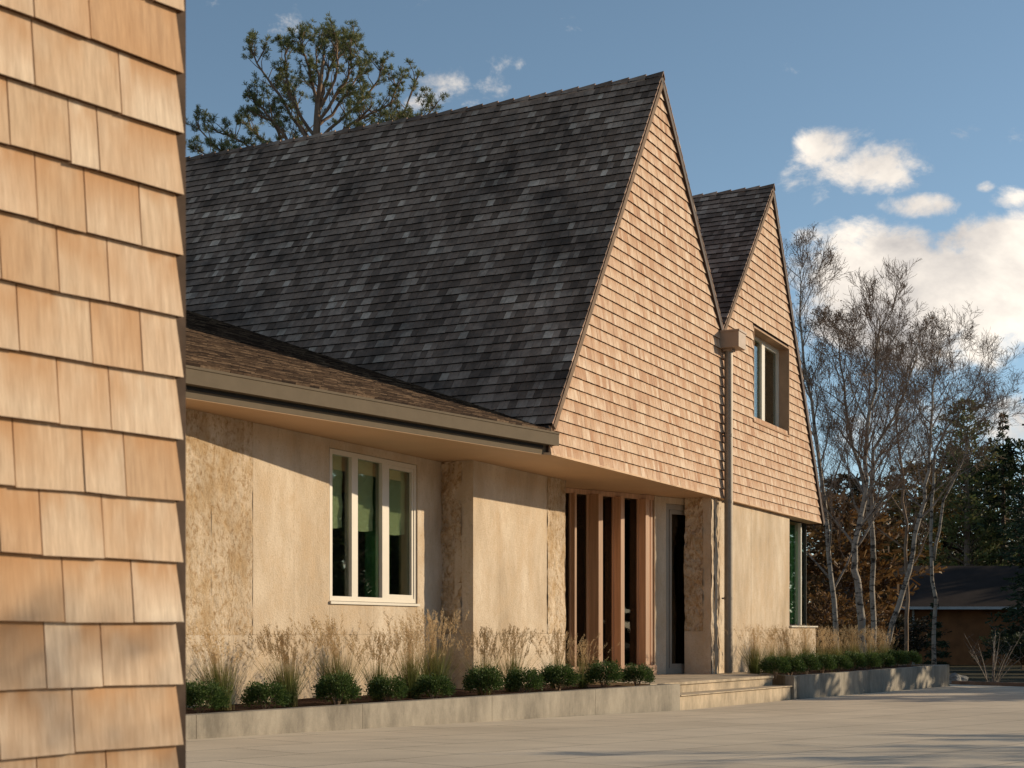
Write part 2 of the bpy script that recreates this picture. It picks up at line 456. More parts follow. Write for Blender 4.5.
H(mb.build('gable_siding', [M['cedar'], M['endgrain_shade']]))
# sheathing behind it
XS0, XS1, XZ0, XZ1, ZS = WS0-.031, WS1+.031, WZ0-.031, WZ1+.031, Z0+.035
def prsz(mb, pts, v0, v1, mi=0): mb.prism([P(s, v0, z) for s, z in pts], V*(v1-v0), mi)
mb = MB(); prsz(mb, [(S_L,ZS),(S_V,ZS),(S_V,Z_V),(S_A,Z_A-.03),(S_L,ZL)], .008, .16)
H(mb.build('sheathing', M['trim_dark']))
mb = MB(); e = .003
prsz(mb, [(S_V+e,ZS),(XS0,ZS),(XS0,min(gl(0) if 0 else 99, Z_V+(XS0-S_V)*(Z_B-Z_V)/(S_B-S_V))),(S_V+e,Z_V)], .008, .16)
zr = lambda s: Z_B+(s-S_B)*(Z_E-Z_B)/(S_E-S_B)
zl = lambda s: Z_V+(s-S_V)*(Z_B-Z_V)/(S_B-S_V)
prsz(mb, [(XS0,ZS),(XS1,ZS),(XS1,XZ0),(XS0,XZ0)], .008, .16)
tops = [(XS0,XZ1),(XS1,XZ1),(XS1,zr(XS1) if XS1 > S_B else zl(XS1))]
if XS1 > S_B: tops.append((S_B, Z_B-.03))
tops.append((XS0, zl(XS0) if XS0 < S_B else zr(XS0)))
prsz(mb, tops, .008, .16)
prsz(mb, [(XS1,ZS),(S_E,ZS),(XS1,zr(XS1))], .008, .16)
H(mb.build('sheathing', M['trim_dark']))

# roof planes
def roof_plane(name, sA, zA, sB, zB, length, seed, mat, v_over=.065, expo=.165, extra=.25, wr=(.07,.19), thick=.09):
    """sA,zA foot; sB,zB ridge; runs back along V."""
    up = Vector((U.x*(sB-sA), U.y*(sB-sA), zB-zA)); L = up.length; up.normalize()
    nr = up.cross(V); 
    if nr.z < 0: nr = -nr
    mb = MB()
    o0 = P(sA, 0, zA)
    shingles(mb, o0, V, up, nr, -0.0, L, lambda y: -v_over, lambda y: length, expo, wr, .030, seed, lift=.012)
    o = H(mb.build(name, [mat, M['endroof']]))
    b = MB(); b.prism([o0-V*(v_over-.02), o0+V*length, o0+V*length+up*L, o0-V*(v_over-.02)+up*L], -nr*thick)
    keepme = b.build('roof_deck', M['trim_dark']); keepme.parent = o; keepme.matrix_parent_inverse = o.matrix_parent_inverse.copy()
    keepme.matrix_parent_inverse = Matrix.Identity(4); 
    return o, up, nr, L
roof_plane('roof', S_L, ZL+.0, S_A, Z_A, 13.5, 21, M['roof'])
roof_plane('roof', S_V, Z_V, S_A, Z_A, 13.5, 22, M['roof'], wr=(.2,.5))
roof_plane('roof', S_V, Z_V, S_B, Z_B, 9.5, 23, M['roof'])
roof_plane('roof', S_E, Z_E, S_B, Z_B, 9.5, 24, M['roof'], wr=(.2,.5))
# back gables close the attics
mb = MB(); prsz(mb, [(S_L,Z0),(S_V,Z0),(S_V,Z_V),(S_A,Z_A-.05),(S_L,ZL)], 13.2, 13.4); H(mb.build('rear_wall', M['cedar'])); mb = MB(); prsz(mb, [(S_V+.01,Z0),(S_E,Z0),(S_B,Z_B-.05),(S_V+.01,Z_V)], 9.2, 9.4)
H(mb.build('rear_wall', M['cedar']))
# rake boards
def rake(a, b, mat, w, name='rake_board', dep=.07):
    (s0, z0), (s1, z1) = a, b
    d = (P(s1,0,z1)-P(s0,0,z0)).normalized(); nn = d.cross(V).normalized()
    if nn.z > 0: nn = -nn
    mb = MB(); v0, v1 = -.068, -.02
    off = nn*w/2
    mb.bar(P(s0,(v0+v1)/2,z0)+off+nn*.012, P(s1,(v0+v1)/2,z1)+off+nn*.012, nn, w/2, V, abs(v1-v0)/2)
    return H(mb.build(name, mat))
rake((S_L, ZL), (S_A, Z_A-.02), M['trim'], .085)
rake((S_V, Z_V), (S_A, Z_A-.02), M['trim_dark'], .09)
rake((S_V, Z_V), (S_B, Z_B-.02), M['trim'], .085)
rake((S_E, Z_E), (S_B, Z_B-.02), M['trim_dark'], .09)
# corner edge of the siding above the gutter
# ridge caps
def ridge(s, z, length, seed):
    rd = random.Random(seed); mb = MB(); v = -.08
    while v < length:
        l = .30
        for sg, k in ((-1, .7), (1, .7)):
            a = P(s, v, z+.040); b = P(s, v+l+.1, z+.026)
            d = (U*sg*.58-EZ*.82)*.12
            th = EZ*.02
            mb.hexa([a, a+d, b+d, b, a+th*1.6, a+d+th*1.6, b+d+th*.3, b+th*.3])
        v += l
    return H(mb.build('ridge_cap', M['roof']))
ridge(S_A, Z_A, 13.5, 1); ridge(S_B, Z_B, 9.5, 2)
# low brown roof over the window wall
E0 = Vector((.52, 19.9, 2.69)); WD = Vector((.6127,.790,0)); WN = Vector((.790,-.6127,0))   # eave direction and its outward normal
Vf = Vector((-5.58, 25.12, 5.48))
def eav(k, z=2.69, out=0.0): return Vector((E0.x-WD.x*k+WN.x*out, E0.y-WD.y*k+WN.y*out, z))
nb = (-WD).cross(Vf-E0).normalized()
if nb.z < 0: nb = -nb
upb = nb.cross(WD).normalized()
if upb.z < 0: upb = -upb
mb = MB()
o0 = eav(0, 2.70, -.03)
shingles(mb, o0, -WD, upb, nb, 0.0, 13.0, lambda y: -.05-.0*y+min(y*.0,1), lambda y: 10.5, .075, (.10,.30), .022, 31, lift=.01, lap=.2)
# (cut where it runs under the main roof)
def cut_under(mb, o0):
    keepf = []
    slope = (Z_A-ZL)/(S_A-S_L)
    vs = mb.v
    for i, f in enumerate(mb.f):
        c = sum((Vector(vs[k]) for k in f), Vector())/len(f)
        s = (c-O).dot(U); v = (c-O).dot(V)
        if c.z < ZL+(s-S_L)*slope-.12 and s > .0: continue
        if v < -.02: 
            if s > -.0: continue
        keepf.append(i)
    mb.f = [mb.f[i] for i in keepf]; mb.mi = [mb.mi[i] for i in keepf]; mb.uv = [mb.uv[i] for i in keepf]
cut_under(mb, o0)
br = H(mb.build('eave_roof', [M['brown'], M['brown']]))
# deck under the brown roof: triangle-ish slab E0, E10, beyond the valley
b = MB(); 
vd = (Vf-(Vector((.504,20,2.79)))).normalized(); q0 = eav(0, 2.68, -.05); q1 = eav(10.4, 2.68, -.05)
b.prism([q0, q1, q1+upb*13, q0+vd*13.5-EZ*.02], -EZ*.05)
o = b.build('roof_deck', M['trim_dark']); o.parent = br
# gutter, painted gap shade and fascia
g = MB()
def strip(mb, k0, k1, out0, out1, z0, z1, mi=0):
    mb.hexa([eav(k1,z0,out0),eav(k0,z0,out0),eav(k0,z1,out0),eav(k1,z1,out0),eav(k1,z0,out1),eav(k0,z0,out1),eav(k0,z1,out1),eav(k1,z1,out1)], mi)
strip(g, -.20, 10.5, -.012, 0, 2.515, 2.69)        # front of the gutter
strip(g, -.14, 10.5, -.15, -.012, 2.515, 2.53)     # floor of it
strip(g, -.16, -.141, -.15, -.013, 2.515, 2.69)        # end cap
strip(g, -.20, 10.5, -.010, .010, 2.672, 2.698)   # rolled lip
H(g.build('gutter', M['gutter']))
g = MB(); strip(g, -.20, 10.5, -.16, -.12, 2.392, 2.66); H(g.build('fascia', M['gutter']))
g = MB(); strip(g, .02, 10.5, -.12, -.105, 2.475, 2.514); H(g.build('gap_shade_strip', M['black']))  # solid black strip standing in for the shade in the gutter gap
# soffit / ceiling slab
S_END = s_at(816, .06)
sl = MB()
k = 10.5; q = [eav(k, Z0+.002, -.125), eav(0.0, Z0+.002, -.125), P(0,-.036,Z0+.002), P(S_V+.3,-.036,Z0+.002), P(S_V+.3,9,Z0+.002)]
qq = eav(k, Z0+.002, -.125)+V*9; q.append(qq)
sl.prism(q, EZ*.03); H(sl.build('soffit', M['soffit'], recalc=True))
sl = MB(); sl.sbox(S_V+.301, S_E-.05, -.036, 9.2, Z0+.002, Z0+.03); H(sl.build('soffit', M['soffit']))

# limestone walls -------------------------------------------------
W0 = s_at(329.5, VW); W1 = s_at(417.5, VW)
wz1 = (z_at(330,448.5,VW)+z_at(417,464,VW))/2; wz0 = (z_at(330,600.5,VW)+z_at(412,604,VW))/2
print('window', W0, W1, wz0, wz1, V2)
SEAM = -.055
def panel(mb, s0, s1, v, z0, z1, th=.30, mi=0, j=.0015):
    mb.sbox(s0+j, s1-j, v, v+th, z0+j, z1-j, mi)
def rough_face(mb, a, b, z0, z1, inward, amp, seed, ns=18, nz=60, mi=0):
    """a face from point a to b (plan) with a split, uneven surface; inward: plan vector into the stone."""
    a = Vector(a); b = Vector(b); n0 = len(mb.v)
    for j in range(nz+1):
        for i in range(ns+1):
            p = a.lerp(b, i/ns); p = Vector((p.x, p.y, z0+(z1-z0)*j/nz))
            d = noise.fractal(Vector((p.x*3.3+seed, p.y*3.3, p.z*2.6)), .9, 2.1, 5)*amp
            d += noise.noise(Vector((p.x*14, p.y*14+seed, p.z*9)))*amp*.35
            d -= max(0, noise.noise(Vector((p.x*7, p.y*7+seed, p.z*6)))-.25)*amp*2.2; d += noise.noise(Vector((p.x*26, p.y*26+seed, p.z*20)))*amp*.25
            mb.v.append(tuple(p-inward*d))
    for j in range(nz):
        for i in range(ns):
            q = n0+j*(ns+1)+i
            mb.f.append((q, q+1, q+ns+2, q+ns+1)); mb.mi.append(mi); mb.uv.append(None)
# window wall
mb = MB()
cuts = [-9.5, -8.2, -6.9, s_at(186, VW), s_at(212, VW), s_at(253, VW), s_at(294, VW), W0]
for i, (a, b_) in enumerate(zip(cuts[:-1], cuts[1:])):
    mi = 1 if i in (1, 3, 4) else 0
    if mi: rough_face(mb, P(a-.002, VW+.008, 0), P(b_+.002, VW+.004, 0), SEAM+.0015, Z0, V, .008, 40.+i, 50, 170, 1)
    else: panel(mb, a, b_, VW, SEAM, Z0, mi=mi)
lc = [-9.5, -8.0, -6.2, s_at(233, VW), s_at(330, VW), s_at(441, VW)]
for a, b_ in zip(lc[:-1], lc[1:]): panel(mb, a, b_, VW-.004, -1.2, SEAM)
panel(mb, W0, W0+(W1-W0)*.48, VW, SEAM, wz0); panel(mb, W0+(W1-W0)*.48, W1, VW, SEAM, wz0)
panel(mb, W0, W1, VW, wz1, Z0); panel(mb, W1, S_P+.1, VW, SEAM, Z0)
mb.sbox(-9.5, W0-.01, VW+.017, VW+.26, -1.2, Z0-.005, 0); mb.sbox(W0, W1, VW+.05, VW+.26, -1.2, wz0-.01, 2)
H(mb.build('stone_wall', [M['stone'], M['stone_rough'], M['inside']]))
# entrance wall and its pillar
S2E = s_at(565, V2); S_g = s_at(547, V2)
mb = MB()
ca, cb = P(S_P, V2, 0), P(S_P, VW+.15, 0)
mid = ca.lerp(cb, .27)
rough_face(mb, cb, mid, SEAM, Z0, U, .060, 2.0, 24, 150, 1)
rough_face(mb, mid, ca, SEAM, Z0, U, .012, 5.0, 5, 90, 0)
rough_face(mb, cb, ca, -1.2, SEAM-.004, U, .018, 7.0, 16, 30, 0)
mb.sbox(S_P+.05, S_P+.5, V2+.02, VW+.28, -1.2, Z0-.004, 0)
e0 = s_at(500, V2)
for a, b_, mi in ((S_P+.006, e0, 0), (e0, S_g, 0)): panel(mb, a, b_, V2, SEAM, Z0, mi=mi)
panel(mb, S_P+.01, s_at(522, V2), V2-.004, -1.2, SEAM); panel(mb, s_at(522, V2), S2E, V2-.004, -1.2, SEAM)
rough_face(mb, P(S_g+.004,V2-.01,0), P(S2E,V2-.01,0), SEAM, Z0, V, .018, 11., 14, 90, 1)
rough_face(mb, P(S2E,V2-.01,0), P(S2E-.02,V2+.42,0), -1.2, Z0, -U, .018, 14., 6, 60, 0)
mb.sbox(S_g, S2E-.06, V2+.012, V2+.5, -1.2, Z0-.004, 0)
H(mb.build('stone_wall', [M['stone'], M['stone_rough']]))
# right pillar and wall beside the corner window
V3 = .07; S3 = s_at(711, V3); V3b = v_at(684.5, S3)
SW = s_at(789.5, V3)
mb = MB()
ca, cb = P(S3, V3, 0), P(S3, V3b, 0); mid = ca.lerp(cb, .30)
zb = z_at(700, 631, .3)
rough_face(mb, cb, mid, zb, Z0, U, .055, 21.0, 22, 150, 1)
rough_face(mb, mid, ca, ZF-.1, Z0, U, .012, 23.0, 6, 90, 0)
rough_face(mb, cb, mid, -1.2, zb-.004, U, .006, 25.0, 10, 20, 0)
mb.sbox(S3+.04, S3+.4, V3+.05, V3b, -1.25, Z0-.004, 0)
# fluted edge
x = S3
for i, w in enumerate((.10, .07, .20, .05, .14)):
    rough_face(mb, P(x, V3-.012*(i % 2 == 0), 0), P(x+w, V3-.012*(i % 2 == 0), 0), -1.25, Z0, V, .016 if i % 2 else .02, 31.+i*3, 5, 90, 0)
    x += w
e1 = s_at(751, V3); e2 = s_at(768, V3)
panel(mb, x, e1, V3, SEAM+.05, Z0); panel(mb, e1, e2, V3-.003, SEAM+.05, Z0, mi=0); panel(mb, e2, SW, V3, SEAM+.05, Z0)
panel(mb, x, s_at(760, V3), V3-.004, -1.4, SEAM+.05); panel(mb, s_at(760, V3), S_END, V3-.004, -1.4, SEAM+.05)
mb.sbox(SW, S_END-.004, V3+.002, V3+.3, SEAM+.05, .055, 0)
mb.sbox(S3+.3, SW-.01, V3+.06, V3+.28, -1.4, Z0-.004, 0)
mb.sbox(S_END-.28, S_END, V3+1.6, 9, -1.5, Z0-.003, 0); mb.sbox(S_END-.28, S_END, V3+.302, V3+1.6, -1.5, .055, 0)
H(mb.build('stone_wall', [M['stone'], M['stone_rough']]))
mb = MB(); mb.sbox(SW-.01, S_END+.03, V3-.05, V3+.3, .058, .09); H(mb.build('window_sill', M['frame']))
# interior: floor, rear wall, left end
mb = MB()
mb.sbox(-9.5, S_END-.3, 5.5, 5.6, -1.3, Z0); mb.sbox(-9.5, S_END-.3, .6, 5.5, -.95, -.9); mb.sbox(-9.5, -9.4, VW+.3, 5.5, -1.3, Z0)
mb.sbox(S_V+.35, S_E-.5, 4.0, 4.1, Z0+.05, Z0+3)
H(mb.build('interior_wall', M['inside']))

# windows -----------------------------------------------------------
def window(s0, s1, v, z0, z1, lights, fw=.055, name='window', blind=None, glassm='glass', fm='frame', dep=.07, curtain=None):
    """frame ring + mullions in the plane v; lights: list of (start fraction, end fraction, sash width)."""
    f = MB()
    f.sbox(s0, s1, v, v+dep, z1-fw, z1); f.sbox(s0, s1, v, v+dep, z0, z0+fw)
    f.sbox(s0, s0+fw, v+.001, v+dep-.001, z0+fw, z1-fw); f.sbox(s1-fw, s1, v+.001, v+dep-.001, z0+fw, z1-fw)
    W = s1-s0
    for (a, b_) in lights['bars']: f.sbox(s0+a*W, s0+b_*W, v+.002, v+dep-.002, z0+fw, z1-fw)
    fo = H(f.build(name, M[fm]))
    edges = [s0+fw]+[x_ for ab in lights['bars'] for x_ in (s0+ab[0]*W, s0+ab[1]*W)]+[s1-fw]
    for i in range(0, len(edges), 2):
        a, b_ = edges[i], edges[i+1]
        sash = lights['sash'][i//2]
        if sash:
            sm = MB(); q = sash; vv = v+.012
            sm.sbox(a, b_, vv, vv+.04, z1-fw-q, z1-fw-.001); sm.sbox(a, b_, vv, vv+.04, z0+fw+.001, z0+fw+q)
            sm.sbox(a+.001, a+q, vv+.001, vv+.039, z0+fw+q, z1-fw-q); sm.sbox(b_-q, b_-.001, vv+.001, vv+.039, z0+fw+q, z1-fw-q)
            so = sm.build('sash', M[fm]); so.parent = fo
        else: q = 0
        p = MB(); p.sbox(a+q, b_-q, v+.05, v+.056, z0+fw+q, z1-fw-q)
        po = p.build('pane', M[glassm]); po.parent = fo
        if blind is not None:
            bm_ = MB(); zb_ = z0+(z1-z0)*blind; c = .12; vv = v+.13
            a2, b2 = a+.01, b_-.03
            # soft roman shade with a dropped middle fold
            n = 14; k0 = len(bm_.v)
            for j in range(8):
                for i2 in range(n+1):
                    t = i2/n; zz = z1-.03+(zb_-(z1-.03))*j/7
                    if j == 7: zz -= .03*math.sin(t*math.pi)
                    bm_.v.append(tuple(P(a2+(b2-a2)*t, vv+.010*math.sin(j*2.2)+.003*math.sin(t*9), zz)))
            for j in range(7):
                for i2 in range(n):
                    r_ = k0+j*(n+1)+i2; bm_.f.append((r_, r_+1, r_+n+2, r_+n+1)); bm_.mi.append(0); bm_.uv.append(None)
            bo = bm_.build('roman_shade', M['blind']); bo.parent = fo
    if curtain:
        for (a, b_) in curtain:
            cm = MB(); n = 24; k0 = len(cm.v)
            for j in range(2):
                for i2 in range(n+1):
                    t = i2/n; cm.v.append(tuple(P(s0+(a+(b_-a)*t)*W, v+.22+.03*math.sin(t*24), (z0+.05) if j == 0 else z1-.03)))
            for i2 in range(n): cm.f.append((k0+i2, k0+i2+1, k0+n+1+i2+1, k0+n+1+i2)); cm.mi.append(0); cm.uv.append(None)
            co = cm.build('curtain', M['curtain'], smooth=True); co.parent = fo
    return fo
VF = VW+.02; W0f, W1f = s_at(329.8, VF), s_at(416.5, VF)
fr_ = lambda px: (s_at(px, VF)-W0f)/(W1f-W0f)
window(W0f, W1f, VF, wz0+.005, wz1-.004, {'bars': [(fr_(352), fr_(358)), (fr_(382.5), fr_(388))], 'sash': [0, 0, .05]}, .06, blind=.50, curtain=[(.55,.82)])
mb = MB(); mb.sbox(W0-.01, W1+.02, VW-.03, VW+.12, wz0-.035, wz0-.002); H(mb.build('window_sill', M['frame']))
# upper window with its deep reveal
mb = MB()
mb.sbox(WS0-.03, WS1+.03, -.035, .30, WZ1+.001, WZ1+.03); mb.sbox(WS0-.03, WS1+.03, -.045, .30, WZ0-.03, WZ0-.001)
mb.sbox(WS0-.03, WS0-.001, -.034, .30, WZ0, WZ1); mb.sbox(WS1+.001, WS1+.03, -.034, .30, WZ0, WZ1)
H(mb.build('window_reveal', M['reveal']))
window(WS0+.003, WS1-.003, .18, WZ0+.002, WZ1-.002, {'bars': [(.50,.585)], 'sash': [0, .035]}, .06, curtain=[(.02,.45)])
# corner window
cw = window(SW+.004, S_END-.02, V3+.20, .092, Z0-.002, {'bars': [], 'sash': [0]}, .018, curtain=[(.02,.97)], fm='frame_dark')
m_ = MB(); a_ = s_at(801, V3+.19); m_.sbox(a_-.035, a_+.035, V3+.185, V3+.26, .112, Z0-.022); o = m_.build('mullion', M['frame']); o.parent = cw
mb = MB(); mb.sbox(S_END-.16, S_END-.15, V3+.28, V3+1.6, .06, Z0); H(mb.build('side_pane', M['glass']))

# entrance screen (turned a little from the wall) ---------------------
EA = at(563, 488, 24.6); EA.z = 0; EB = Vector(P(S3+.12, V3b-.0, 0)); EB = Vector((EB.x, EB.y, 0))
EDv = (EB-EA).normalized(); EN = Vector((EDv.y, -EDv.x, 0))
def e_at(px):
    t = (px-HX)/FP
    return (t*EA.y-EA.x)/(EDv.x-t*EDv.y)
def ebox(mb, a, b_, n0, n1, z0, z1, mi=0):   # n: distance in front of the screen plane
    q = lambda k, n, z: Vector((EA.x+EDv.x*k+EN.x*n, EA.y+EDv.y*k+EN.y*n, z))
    mb.hexa([q(a,n0,z0),q(b_,n0,z0),q(b_,n0,z1),q(a,n0,z1),q(a,n1,z0),q(b_,n1,z0),q(b_,n1,z1),q(a,n1,z1)], mi)
elen = (EB-EA).length
print('entry len', elen, e_at(581), e_at(650), e_at(667), e_at(684))
door = MB(); q = e_at(652)
ebox(door, 0, q, 0, .05, 2.30, Z0-.003)
scr = H(door.build('entrance_screen', M['wood']))
m_ = MB(); ebox(m_, 0, q, 0, .12, ZF+.002, ZF+.17); o = m_.build('threshold', M['wood']); o.parent = scr
fins = [(572.5, .045, .10), (592, .10, .26), (617, .09, .18), (641.0, .07, .18), (646.0, .05, .09), (650.5,.05,.05)]
for px, w, d in fins:
    k = e_at(px); m_ = MB(); ebox(m_, k-w, k, .02, d, ZF+.172, 2.299)
    fo = m_.build('mullion', M['wood']); fo.parent = scr
    m_ = MB(); ebox(m_, k-w-.03, k+.02, -.05, .018, ZF+.172, 2.299)
    o = m_.build('mullion', M['wood']); o.parent = scr
m_ = MB(); ebox(m_, .02, q-.03, -.02, -.01, ZF+.175, 2.295); o = m_.build('pane', M['glass_dark']); o.parent = scr
# stone return and glazed side door
m_ = MB(); q2 = e_at(666)
ebox(m_, q+.004, q+.05, -.2, .06, ZF-.2, Z0-.003); ebox(m_, q+.05, q2, -.2, .0, ZF-.2, Z0-.003)
ebox(m_, q2, elen+.3, -.2, .0, 2.27, Z0-.003)
H(m_.build('stone_wall', M['stone']))
m_ = MB(); q3 = elen+.35
ebox(m_, q2+.003, q2+.10, -.12, -.02, ZF+.002, 2.265); ebox(m_, q2+.10, q3, -.12, -.02, ZF+.002, ZF+.10); ebox(m_, q2+.10, q3, -.12, -.02, 2.17, 2.265)
ebox(m_, q2+.14, q2+.20, -.10, -.04, ZF+.102, 2.168); ebox(m_, q2+.20, q3, -.10, -.04, ZF+.102, ZF+.18); ebox(m_, q2+.20, q3, -.10, -.04, 2.09, 2.168)
dr = H(m_.build('door', M['frame_grey'])); 
m_ = MB(); ebox(m_, q2+.10, q3, -.07, -.06, ZF+.10, 2.17); o = m_.build('pane', M['glass_dark']); o.parent = dr

# leader head and downspout -------------------------------------------
m_ = MB(); S_D = s_at(728, -.115)
l0, l1 = S_D-.20, S_D+.22
zt = z_at(724, 331, -.1); 
m_.sbox(l0, l1, -.38, -.0275, zt-.30, zt); m_.sbox(l0-.015, l1+.015, -.395, -.0274, zt-.02, zt+.012); m_.sbox(S_D-.10, S_D+.10, -.22, -.045, zt-.345, zt-.301)
ds = H(m_.build('leader_head', M['copper']))
m_ = MB(); c = P(S_D, -.125, 0)
m_.tube([(c.x,c.y,ZF+.01),(c.x,c.y,zt-.31)], [.078,.078], 20)
dp = H(m_.build('downspout', M['steel'], smooth=False))
for z in (.55, 2.30, 3.5):
    m_ = MB(); m_.tube([(c.x,c.y,z),(c.x,c.y,z+.05)], [.084,.084], 20); m_.sbox(S_D-.02, S_D+.02, -.10, -.0, z+.01, z+.04)
    o = m_.build('bracket', M['steel']); o.parent = dp

# ------------------------------------------------------------------ steps and landing
ST = empty('entrance_steps', (3.5, 23.5, -1.0)); tag(ST, 'two wide limestone steps and landing between the two concrete planters', 'steps')
A0 = Vector((2.475, 21.50, 0)); B0 = Vector((4.84, 25.24, 0)); dd = (B0-A0).normalized(); nn = Vector((-dd.y, dd.x, 0))
wall3 = P(s_at(737, V3), V3-.01, 0)
def slab(poly, z0, z1, name, mat, parent):
    m_ = MB(); m_.prism([Vector((p.x, p.y, z0)) for p in poly], EZ*(z1-z0)); return keep(m_.build(name, mat, recalc=True), parent)
slab([A0+dd*.012+nn*.03, B0-dd*.02+nn*.03, B0+nn*.6-dd*.02, A0+nn*.6-dd*.3], -1.6, -.972, 'step_base', M['step'], ST)
slab([A0+dd*.012, B0-dd*.02, B0+nn*.6-dd*.02, A0+nn*.6-dd*.3], -.970, -.955-.0, 'lower_tread', M['step'], ST)
slab([A0-dd*.3+nn*.38, B0-dd*.02+nn*.38, wall3-dd*.1, P(S3-.2, .6, 0), EB, EA-EN*.1, P(S2E,V2+.2,0)], -1.6, -.832, 'landing_base', M['step'], ST)
slab([A0-dd*.3+nn*.35, B0-dd*.02+nn*.35, wall3-dd*.1, P(S3-.2, .6, 0), EB, EA-EN*.1, P(S2E,V2+.2,0)], -.830, ZF, 'landing', M['step'], ST)
slab([A0-dd*.3-nn*.0, B0-dd*.02, B0+nn*.4-dd*.02, A0+nn*.4-dd*.3], -.9695, -.9555, 'tread_edge', M['step'], ST) if False else None

# ------------------------------------------------------------------ planters
def wall_run(pts, z1, th, seed):
    m_ = MB()
    for a, b_ in zip(pts[:-1], pts[1:]):
        a = Vector((*a, 0)); b_ = Vector((*b_, 0)); d = (b_-a).normalized(); n_ = Vector((-d.y, d.x, 0))
        L = (b_-a).length; k = 0; npan = max(1, round(L/2.3)); w = L/npan
        for i in range(npan):
            p = a+d*(i*w+.003); q = a+d*((i+1)*w-.003)
            z0 = min(gh(p.x,p.y), gh(q.x,q.y))-.15
            m_.hexa([Vector((*(p+n_*th).xy,z0)),Vector((*(q+n_*th).xy,z0)),Vector((*(q+n_*th).xy,z1)),Vector((*(p+n_*th).xy,z1)),
                     Vector((*p.xy,z0)),Vector((*q.xy,z0)),Vector((*q.xy,z1)),Vector((*p.xy,z1))])
        m_.hexa([a+n_*.02+d*.01+EZ*-1.4, b_+n_*.02-d*.01+EZ*-1.4, b_+n_*.02-d*.01+EZ*(z1-.01), a+n_*.02+d*.01+EZ*(z1-.01),
                 a+n_*(th-.02)+d*.01+EZ*-1.4, b_+n_*(th-.02)-d*.01+EZ*-1.4, b_+n_*(th-.02)-d*.01+EZ*(z1-.01), a+n_*(th-.02)+d*.01+EZ*(z1-.01)])
    return m_
def mulch_sheet(poly, z, name, parent, seed=0):
    import bmesh
    me = bpy.data.meshes.new(name); bm = bmesh.new()
    bm.faces.new([bm.verts.new((p[0], p[1], z)) for p in poly])
    bmesh.ops.triangulate(bm, faces=bm.faces); 
    for _ in range(5): bmesh.ops.subdivide_edges(bm, edges=[e for e in bm.edges if e.calc_length() > .16], cuts=1, use_grid_fill=False); bmesh.ops.triangulate(bm, faces=bm.faces)
    for v in bm.verts: v.co.z += noise.noise(v.co*3)*.02+noise.noise(v.co*11)*.018
    bm.normal_update()
    bm.to_mesh(me); bm.free(); me.materials.append(M['mulch'])
    o = bpy.data.objects.new(name, me); COL.objects.link(o); keep(o, parent); return o
PLs = (-9.0, 4.85); PL0 = (-3.01, 13.55); PL1 = (2.46, 21.48)
pdir = (Vector(PL1)-Vector(PL0)).normalized(); PLs = tuple(Vector(PL0)-pdir*7)
pl = empty('planter', (0, 17.5, -1.1)); tag(pl, 'long low board marked concrete planter wall running up to the entrance steps', 'planter')
keep(wall_run([PLs, PL1], ZF+.0, .16, 1).build('planter_wall', M['concrete']), pl)
endp = P(S2E, V2-.05, 0); endd = (Vector((endp.x,endp.y))-Vector(PL1)).normalized()
pq = Vector(PL1)
m_ = wall_run([tuple(pq+Vector((pdir.x,pdir.y))*0), (endp.x, endp.y)], ZF-.002, .14, 2); keep(m_.build('planter_wall', M['concrete']), pl)
wl = P(-9.3, VW-.0, 0); wr2 = P(S_P, VW, 0); wr3 = P(S_P, V2, 0); wr4 = P(S2E, V2, 0)
mulch_sheet([(PLs[0], PLs[1]), (PL1[0]-.05, PL1[1]+.05), (wr4.x, wr4.y), (wr3.x, wr3.y), (wr2.x, wr2.y), (wl.x, wl.y)], ZF-.045, 'mulch', pl)
PR0 = (4.84, 25.2); PR1 = (9.98, 33.5)
pr = empty('planter', (7.5, 29.5, -1.2)); tag(pr, 'concrete planter wall right of the steps, below the corner window', 'planter')
keep(wall_run([PR0, PR1], ZF, .16, 3).build('planter_wall', M['concrete']), pr)
keep(wall_run([(wall3.x, wall3.y), (PR0[0]+.01, PR0[1]+.1)], ZF-.002, .12, 4).build('planter_wall', M['concrete']), pr)
we = P(S_END, V3, 0); back = Vector(PR1)+Vector((V.x, V.y))*2.4
keep(wall_run([PR1, tuple(back)], ZF-.002, .12, 5).build('planter_wall', M['concrete']), pr)
mulch_sheet([(PR0[0]-.0, PR0[1]+.12), PR1, tuple(back), (we.x, we.y), (wall3.x, wall3.y)], ZF-.035, 'mulch', pr)

